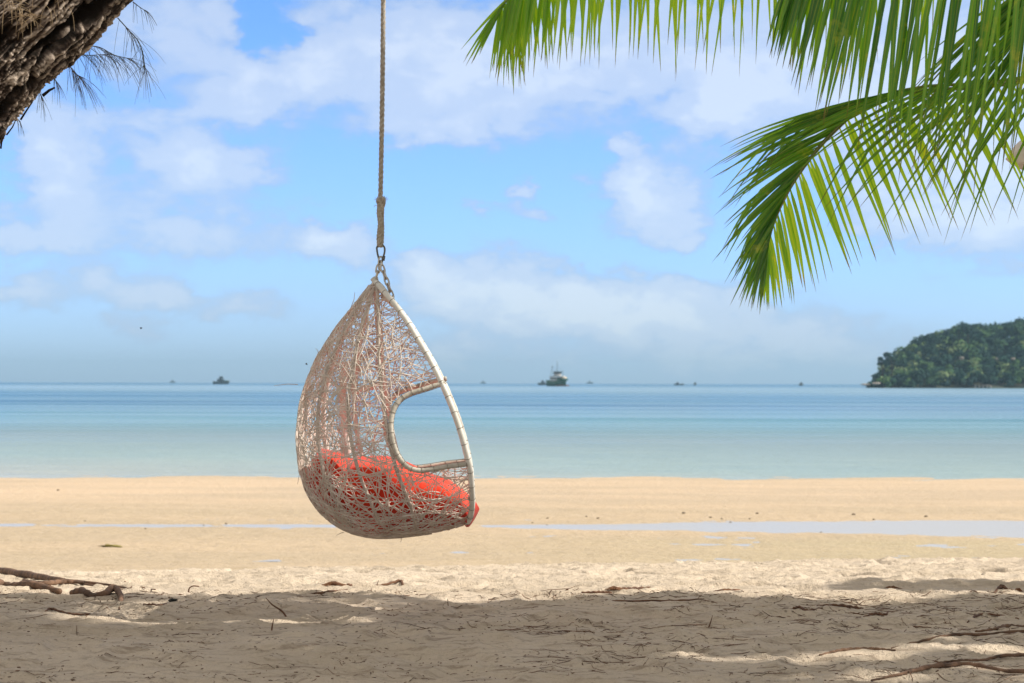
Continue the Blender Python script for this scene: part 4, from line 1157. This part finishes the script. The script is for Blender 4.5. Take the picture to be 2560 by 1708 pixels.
# ------------------------------------------------------------------ boats
BG = 'boats anchored offshore'
def hullmesh(b, L_, W_, h0, h1, sheer_b, n=18, bow=1):
    rows = []
    for i in range(n+1):
        t = i/n; x = (t-.5)*L_
        wv_ = W_*.5*(1-abs(2*max(0,t-.55)/.9)**2.2)*(1-.25*(1-min(1,t/.12))); wv_ = max(wv_, .03)
        top = h0+(h1-h0)*(abs(t-.4)/.6)**2*sheer_b
        rows.append([(x+(top*.25 if t > .9 else 0), -wv_, top), (x, -wv_*.92, top*.45), (x*.97, -wv_*.6, -.5), (x*.97, wv_*.6, -.5), (x, wv_*.92, top*.45), (x+(top*.25 if t > .9 else 0), wv_, top)])
    vs = [p for r_ in rows for p in r_]
    fs = [(i*6+k, i*6+(k+1)%6, (i+1)*6+(k+1)%6, (i+1)*6+k) for i in range(n) for k in range(6)]
    fs += [(5,4,3,2,1,0), tuple(n*6+k for k in range(6))]
    b.add(vs, fs)
def trawler(px, py, Y, L_, rz, label, name='fishing_boat', masts=True, sc=1., hull='dkblue'):
    cab = 'white' if masts else 'dkblue'; L_ *= 1 if masts else 1.25
    c = at(px, py, Y); c.z = SEAZ
    r_ = empty(name, c, label, 'boat', BG, rz)
    W_ = L_*.32; b = MB(); hullmesh(b, L_, W_, L_*.16, L_*.25, 1); h_ = b.build('hull', M[hull], r_)
    b = MB(); b.box((L_*.30, 0, L_*.215), (L_*.30, W_*.8, L_*.05)); b.build('foredeck', M['green'], r_)
    b = MB(); b.box((-L_*.02,0,L_*.215), (L_*.42,W_*.78,L_*.18)); ch_ = b.build('deckhouse', M[cab], r_)
    b = MB(); b.box((-L_*.02,0,L_*.255), (L_*.425,W_*.785,L_*.035)); b.build('window_band', M['glass'], ch_)
    b = MB(); b.box((-L_*.0,0,L_*.325), (L_*.50,W_*.9,L_*.022)); b.build('roof', M[cab], ch_)
    b = MB(); b.box((L_*.02,0,L_*.40), (L_*.22,W_*.5,L_*.13)); wh = b.build('wheelhouse', M[cab], r_)
    b = MB(); b.box((L_*.02,0,L_*.42), (L_*.224,W_*.505,L_*.045)); b.build('window_band', M['glass'], wh)
    b = MB(); b.box((L_*.02,0,L_*.474), (L_*.27,W_*.6,L_*.018)); b.build('roof', M['dkblue'], wh)
    if masts:
        b = MB(); b.tube([(L_*.0,0,L_*.45),(L_*.0,0,L_*.82)], [L_*.009, L_*.005], 6); b.tube([(-L_*.04,0,L_*.68),(L_*.04,0,L_*.68)], L_*.005, 5); b.build('mast', M['dkblue'], r_)
        b = MB(); b.tube([(-L_*.30,0,L_*.12),(-L_*.30,0,L_*.68)], L_*.006, 6); b.tube([(-L_*.30,0,L_*.66),(L_*.0,0,L_*.5)], L_*.003, 5); b.tube([(-L_*.30,0,L_*.66),(-L_*.48,0,L_*.18)], L_*.003, 5); b.build('derrick', M['dkblue'], r_)
        b = MB(); b.tube([(L_*.34,0,L_*.22),(L_*.34,0,L_*.50)], L_*.006, 6); b.tube([(L_*.34,0,L_*.49),(L_*.06,0,L_*.62)], L_*.003, 5); b.build('mast', M['dkblue'], r_)
        b = MB(); b.box((L_*.42,0,L_*.275), (L_*.07,W_*.45,L_*.055)); b.build('bow_locker', M['cream'], r_)
        b = MB(); b.box((L_*.30,0,L_*.02), (L_*.34,W_*.97,L_*.045)); b.build('boot_stripe', M['redox'], r_)
    return r_
trawler(1393, 965, 1490, 23, R(-58), 'large dark green trawler with white wheelhouse and masts in the middle of the bay', name='trawler', hull='green')
trawler(1357, 960, 2200, 8.5, R(190), 'small dark boat directly left of the large trawler', masts=False)
trawler(552, 958, 2500, 16, R(8), 'dark fishing boat with a low cabin alone on the left horizon', masts=False)
trawler(1694, 962, 2500, 6.5, R(170), 'low dark boat with a flat cabin between the trawler and the island', masts=False)
trawler(1706, 962, 2500, 4.2, R(20), 'very small low boat touching the right end of the flat cabin boat', masts=False)
trawler(1738, 962, 2500, 6.5, R(70), 'upright narrow dark boat seen end on, second boat right of the trawler', masts=False)
trawler(2003, 963, 2300, 6.5, R(50), 'small dark boat with a raised bow closest to the island', masts=False)
trawler(1207, 959, 6500, 15, R(0), 'faint tiny boat on the horizon between the chair and the trawler', masts=False)
trawler(1474, 959, 6500, 17, R(0), 'faint tiny boat on the horizon just right of the trawler', masts=False)
trawler(431, 957, 6500, 15, R(0), 'faint tiny boat on the far left horizon left of the cabin boat', masts=False)

# ------------------------------------------------------------------ island
YI = 1200.
def ix(px): return (px-1280)/F*YI
prof = [(2150,0),(2172,2),(2190,5),(2200,9),(2225,14),(2255,19),(2280,24),(2320,28),(2370,31),(2400,34),(2450,33),(2510,34),(2560,37),(2620,42),(2700,46),(2900,44),(3200,20),(3400,0)]
pxk = np.array([ix(p[0]) for p in prof]); pzk = np.array([p[1] for p in prof], float)
def hprof(x, y): return np.maximum(np.interp(x+13-.215*(y-YI+70), pxk, pzk)*.92-.6, 0)
def zi(x, y):
    hgt = hprof(x, y)
    fy = sst(YI-60+.0*x, YI+60, y)*(1-sst(YI+120, YI+330, y))
    return SEAZ-2.0+(hgt+2.5)*(.05+.95*fy)*(hgt > .0)+.6*fbm(x*.05, y*.05, 3)-3.*(hgt <= 0)
sheet('island_hill', np.linspace(ix(2130), ix(3600), 110), np.linspace(YI-75, YI+340, 60), zi, M['soil'], kind='structure')
def crown(b, c, rx, rz_c, r, tint, n=70, leaf=1.):
    for k in range(n):
        d = Vector((r.gauss(0,1), r.gauss(0,1), r.gauss(0,1))).normalized()
        if d.z < -.35: d.z = -d.z
        q = r.uniform(.72,1.05)
        p = Vector(c)+Vector((d.x*rx*q, d.y*rx*q, d.z*rz_c*q))
        nrm = (d+Vector((r.uniform(-.5,.5), r.uniform(-.5,.5), r.uniform(-.2,.7)))).normalized()
        u = nrm.orthogonal().normalized(); u.rotate(Quaternion(nrm, r.uniform(0,6.3))); v = nrm.cross(u)
        s_ = leaf*r.uniform(.6,1.4)
        b.add([p-u*s_-v*s_*.4, p+u*s_*.3-v*s_, p+u*s_+v*s_*.5, p-u*s_*.2+v*s_], [(0,1,2,3)], att=min(1,max(0,tint+r.uniform(-.12,.12))))
fo = MB(); r = random.Random(51)
for i in range(1350):
    x = r.uniform(ix(2176), ix(3000)) if i > 420 else r.uniform(ix(2176), ix(2600)); y = YI-56+r.random()**.9*190
    x += .215*(y-YI+70)-13; hgt = float(hprof(x, y))
    if hgt < .25: continue
    s_ = r.uniform(2.4,5.2)*min(1, .45+hgt/26)
    z = float(zi(np.array(x), np.array(y)))+s_*.9
    tt = r.random()**1.5*.95
    if r.random() < .05: tt = .98
    for q in range(2):
        crown(fo, (x+r.uniform(-1,1)*s_*.5, y+r.uniform(-1,1)*s_*.5, z+r.uniform(-.2,.5)*s_), s_*r.uniform(.6,1), s_*r.uniform(.6,1.05), r, tt, 46, .75)
tag(fo.build('forest', M['forest'], smooth=False), 'dense green forest covering the hill of the island at the right', 'forest', kind='stuff')
def itree(px, pyb, pyt, w_, label, seed, Y=YI-52, flat=.5):
    b0 = at(px, pyb, Y); h_ = (pyb-pyt)/F*Y
    b0.z = min(b0.z, float(zi(np.array(b0.x), np.array(Y)))+1.5)
    top = at(px, pyt, Y).z; h_ = top-b0.z
    t_ = empty('tree', b0, label, 'tree', 'single trees on the tip of the island')
    b = MB(); b.tube([(0,0,-1),(.3,0,h_*.45),(-.2,0,h_*.85)], [.45,.35,.2], 6, att=.3); b.tube([(.2,0,h_*.45),(w_*.4,0,h_*.75)], [.25,.12], 5, att=.3); b.build('trunk', M['bark'], t_)
    b = MB(); r_ = random.Random(seed)
    for k in range(5):
        crown(b, (r_.uniform(-.5,.5)*w_, r_.uniform(-.5,.5)*w_, h_*r_.uniform(.72,.92)), w_*.5, w_*flat*.5, r_, .25, 45, .55)
    b.build('crown', M['forest'], t_, smooth=False)
itree(2228, 918, 878, 5.0, 'umbrella shaped tree standing above the tip of the island', 1)
itree(2205, 935, 893, 3.2, 'narrow leaning tree at the very tip of the island', 2, flat=1.2)
itree(2188, 955, 933, 3.0, 'low bush like tree overhanging the water at the island tip', 3)
itree(2396, 850, 811, 6.5, 'tall rounded tree rising above the middle of the island ridge', 4, Y=YI+10, flat=.9)
itree(2418, 850, 815, 1.6, 'thin pointed tree right of the tall rounded tree on the ridge', 5, Y=YI+10, flat=2)
# shore rocks and other pale spots
def rock(px, py, s_, label, Y=YI-72):
    c = at(px, py, Y); n = 10; vs = []
    for i in range(n+1):
        a = pi*i/n
        for k in range(n):
            b_ = 2*pi*k/n; d = (math.sin(a)*math.cos(b_), math.sin(a)*math.sin(b_), math.cos(a))
            kk = 1+.4*float(fbm(np.array(d[0]*2+px), np.array(d[1]*2+d[2]*2), 2)); vs.append((d[0]*s_[0]*kk, d[1]*s_[1]*kk, d[2]*s_[2]*kk))
    b = MB(); b.add(vs, [(i*n+k, i*n+(k+1)%n, (i+1)*n+(k+1)%n, (i+1)*n+k) for i in range(n) for k in range(n)])
    o = b.build('rock', M['rock'], smooth=False); o.location = c
    tag(o, label, 'rock', 'pale rocks on the island')
rock(2190, 959, (2.4,2,.6), 'pale rock ledge at the waterline of the island tip')
rock(2165, 961.5, (2.4,2,.6), 'low rock just clear of the island tip in the sea')
for px, py, lb in [(2404,896,'pale rock gleaming low in the forest, leftmost of three'), (2492,899,'pale rock gleaming in the forest, middle one of three'), (2533,898,'pale rock gleaming in the forest, rightmost of three')]:
    x_ = ix(px); yy = YI-60
    while yy < YI+60 and float(zi(np.array((px-1280)/F*yy), np.array(yy)))+5 < H+(960-py)/F*yy: yy += 1
    rock(px, py, (1.3,1.2,.9), lb, yy-7)
jt = MB()
cj = at(2458, 962, YI-76)
for k in range(5): jt.box((-4.4+k*2.2, 0, .5), (.5,.5,2.4))
jt.box((0,0,1.5), (9.6,1.2,.2))
o = jt.build('jetty', M['post']); o.location = (cj.x, cj.y, SEAZ); tag(o, 'low jetty on pale posts at the foot of the wooded island', 'jetty')

# ------------------------------------------------------------------ insects in the air
def insect(px, py, Y, ang, label):
    r_ = empty('flying_insect', at(px, py, Y), label, 'insect', 'insects in flight')
    r_.rotation_euler = (0, ang, 0); r_.scale = (.7,.7,.7)
    b = MB(); b.tube([(-.009,0,0),(-.004,0,0),(.003,0,0),(.008,0,0)], [.0008,.0024,.0030,.0016], 6); b.build('body', M['insect'], r_)
    for s_ in (-1, 1):
        b = MB(); b.add([(0,0,.001),(.004,s_*.003,.004),(-.002,s_*.010,.009),(-.006,s_*.004,.005),(0,0,.0004),(.004,s_*.003,.0034),(-.002,s_*.010,.0084),(-.006,s_*.004,.0044)], [(0,1,2,3),(7,6,5,4),(0,4,5,1),(1,5,6,2),(2,6,7,3),(3,7,4,0)]); b.build('wing', M['insect'], r_)
insect(766, 911, 9.2, .4, 'tiny dark insect hovering left of the hanging chair')
insect(353, 821, 9.0, -.7, 'tiny dark insect in the open sky above the left boat')

# ------------------------------------------------------------------ haze
hb = MB(); hb.box((0, 6150, 65-2), (28000, 12800, 134))
hm = bpy.data.materials.new('haze_air'); hm.use_nodes = True
hn = NT(hm.node_tree); ho = hn.n('ShaderNodeOutputMaterial')
pv_ = hn.n('ShaderNodeVolumePrincipled', {'Color': (.48,.76,1,1), 'Density': .00010, 'Anisotropy': .2}); hn.set(ho.inputs['Volume'], pv_)
tag(hb.build('haze', hm, smooth=False), kind='stuff')

# ------------------------------------------------------------------ camera
cd = bpy.data.cameras.new('camera'); co = bpy.data.objects.new('camera', cd); COL.objects.link(co)
cd.lens = 70; cd.sensor_width = 36; cd.clip_end = 30000; cd.clip_start = .1
cd.shift_y = 103.5/2560
co.location = (0, 0, H)
co.rotation_mode = 'QUATERNION'
co.rotation_quaternion = Quaternion((1,0,0), pi/2)
q = Quaternion((0,1,0), -math.atan(TILT)); co.rotation_quaternion = q @ co.rotation_quaternion
cd.dof.use_dof = True; cd.dof.focus_distance = 9.2; cd.dof.aperture_fstop = 6.3; cd.dof.aperture_blades = 0
scene.camera = co
vs_ = scene.view_settings; vs_.view_transform = 'Standard'; vs_.look = 'None'; vs_.gamma = 1; vs_.exposure = 0.55
scene.render.engine = 'CYCLES'
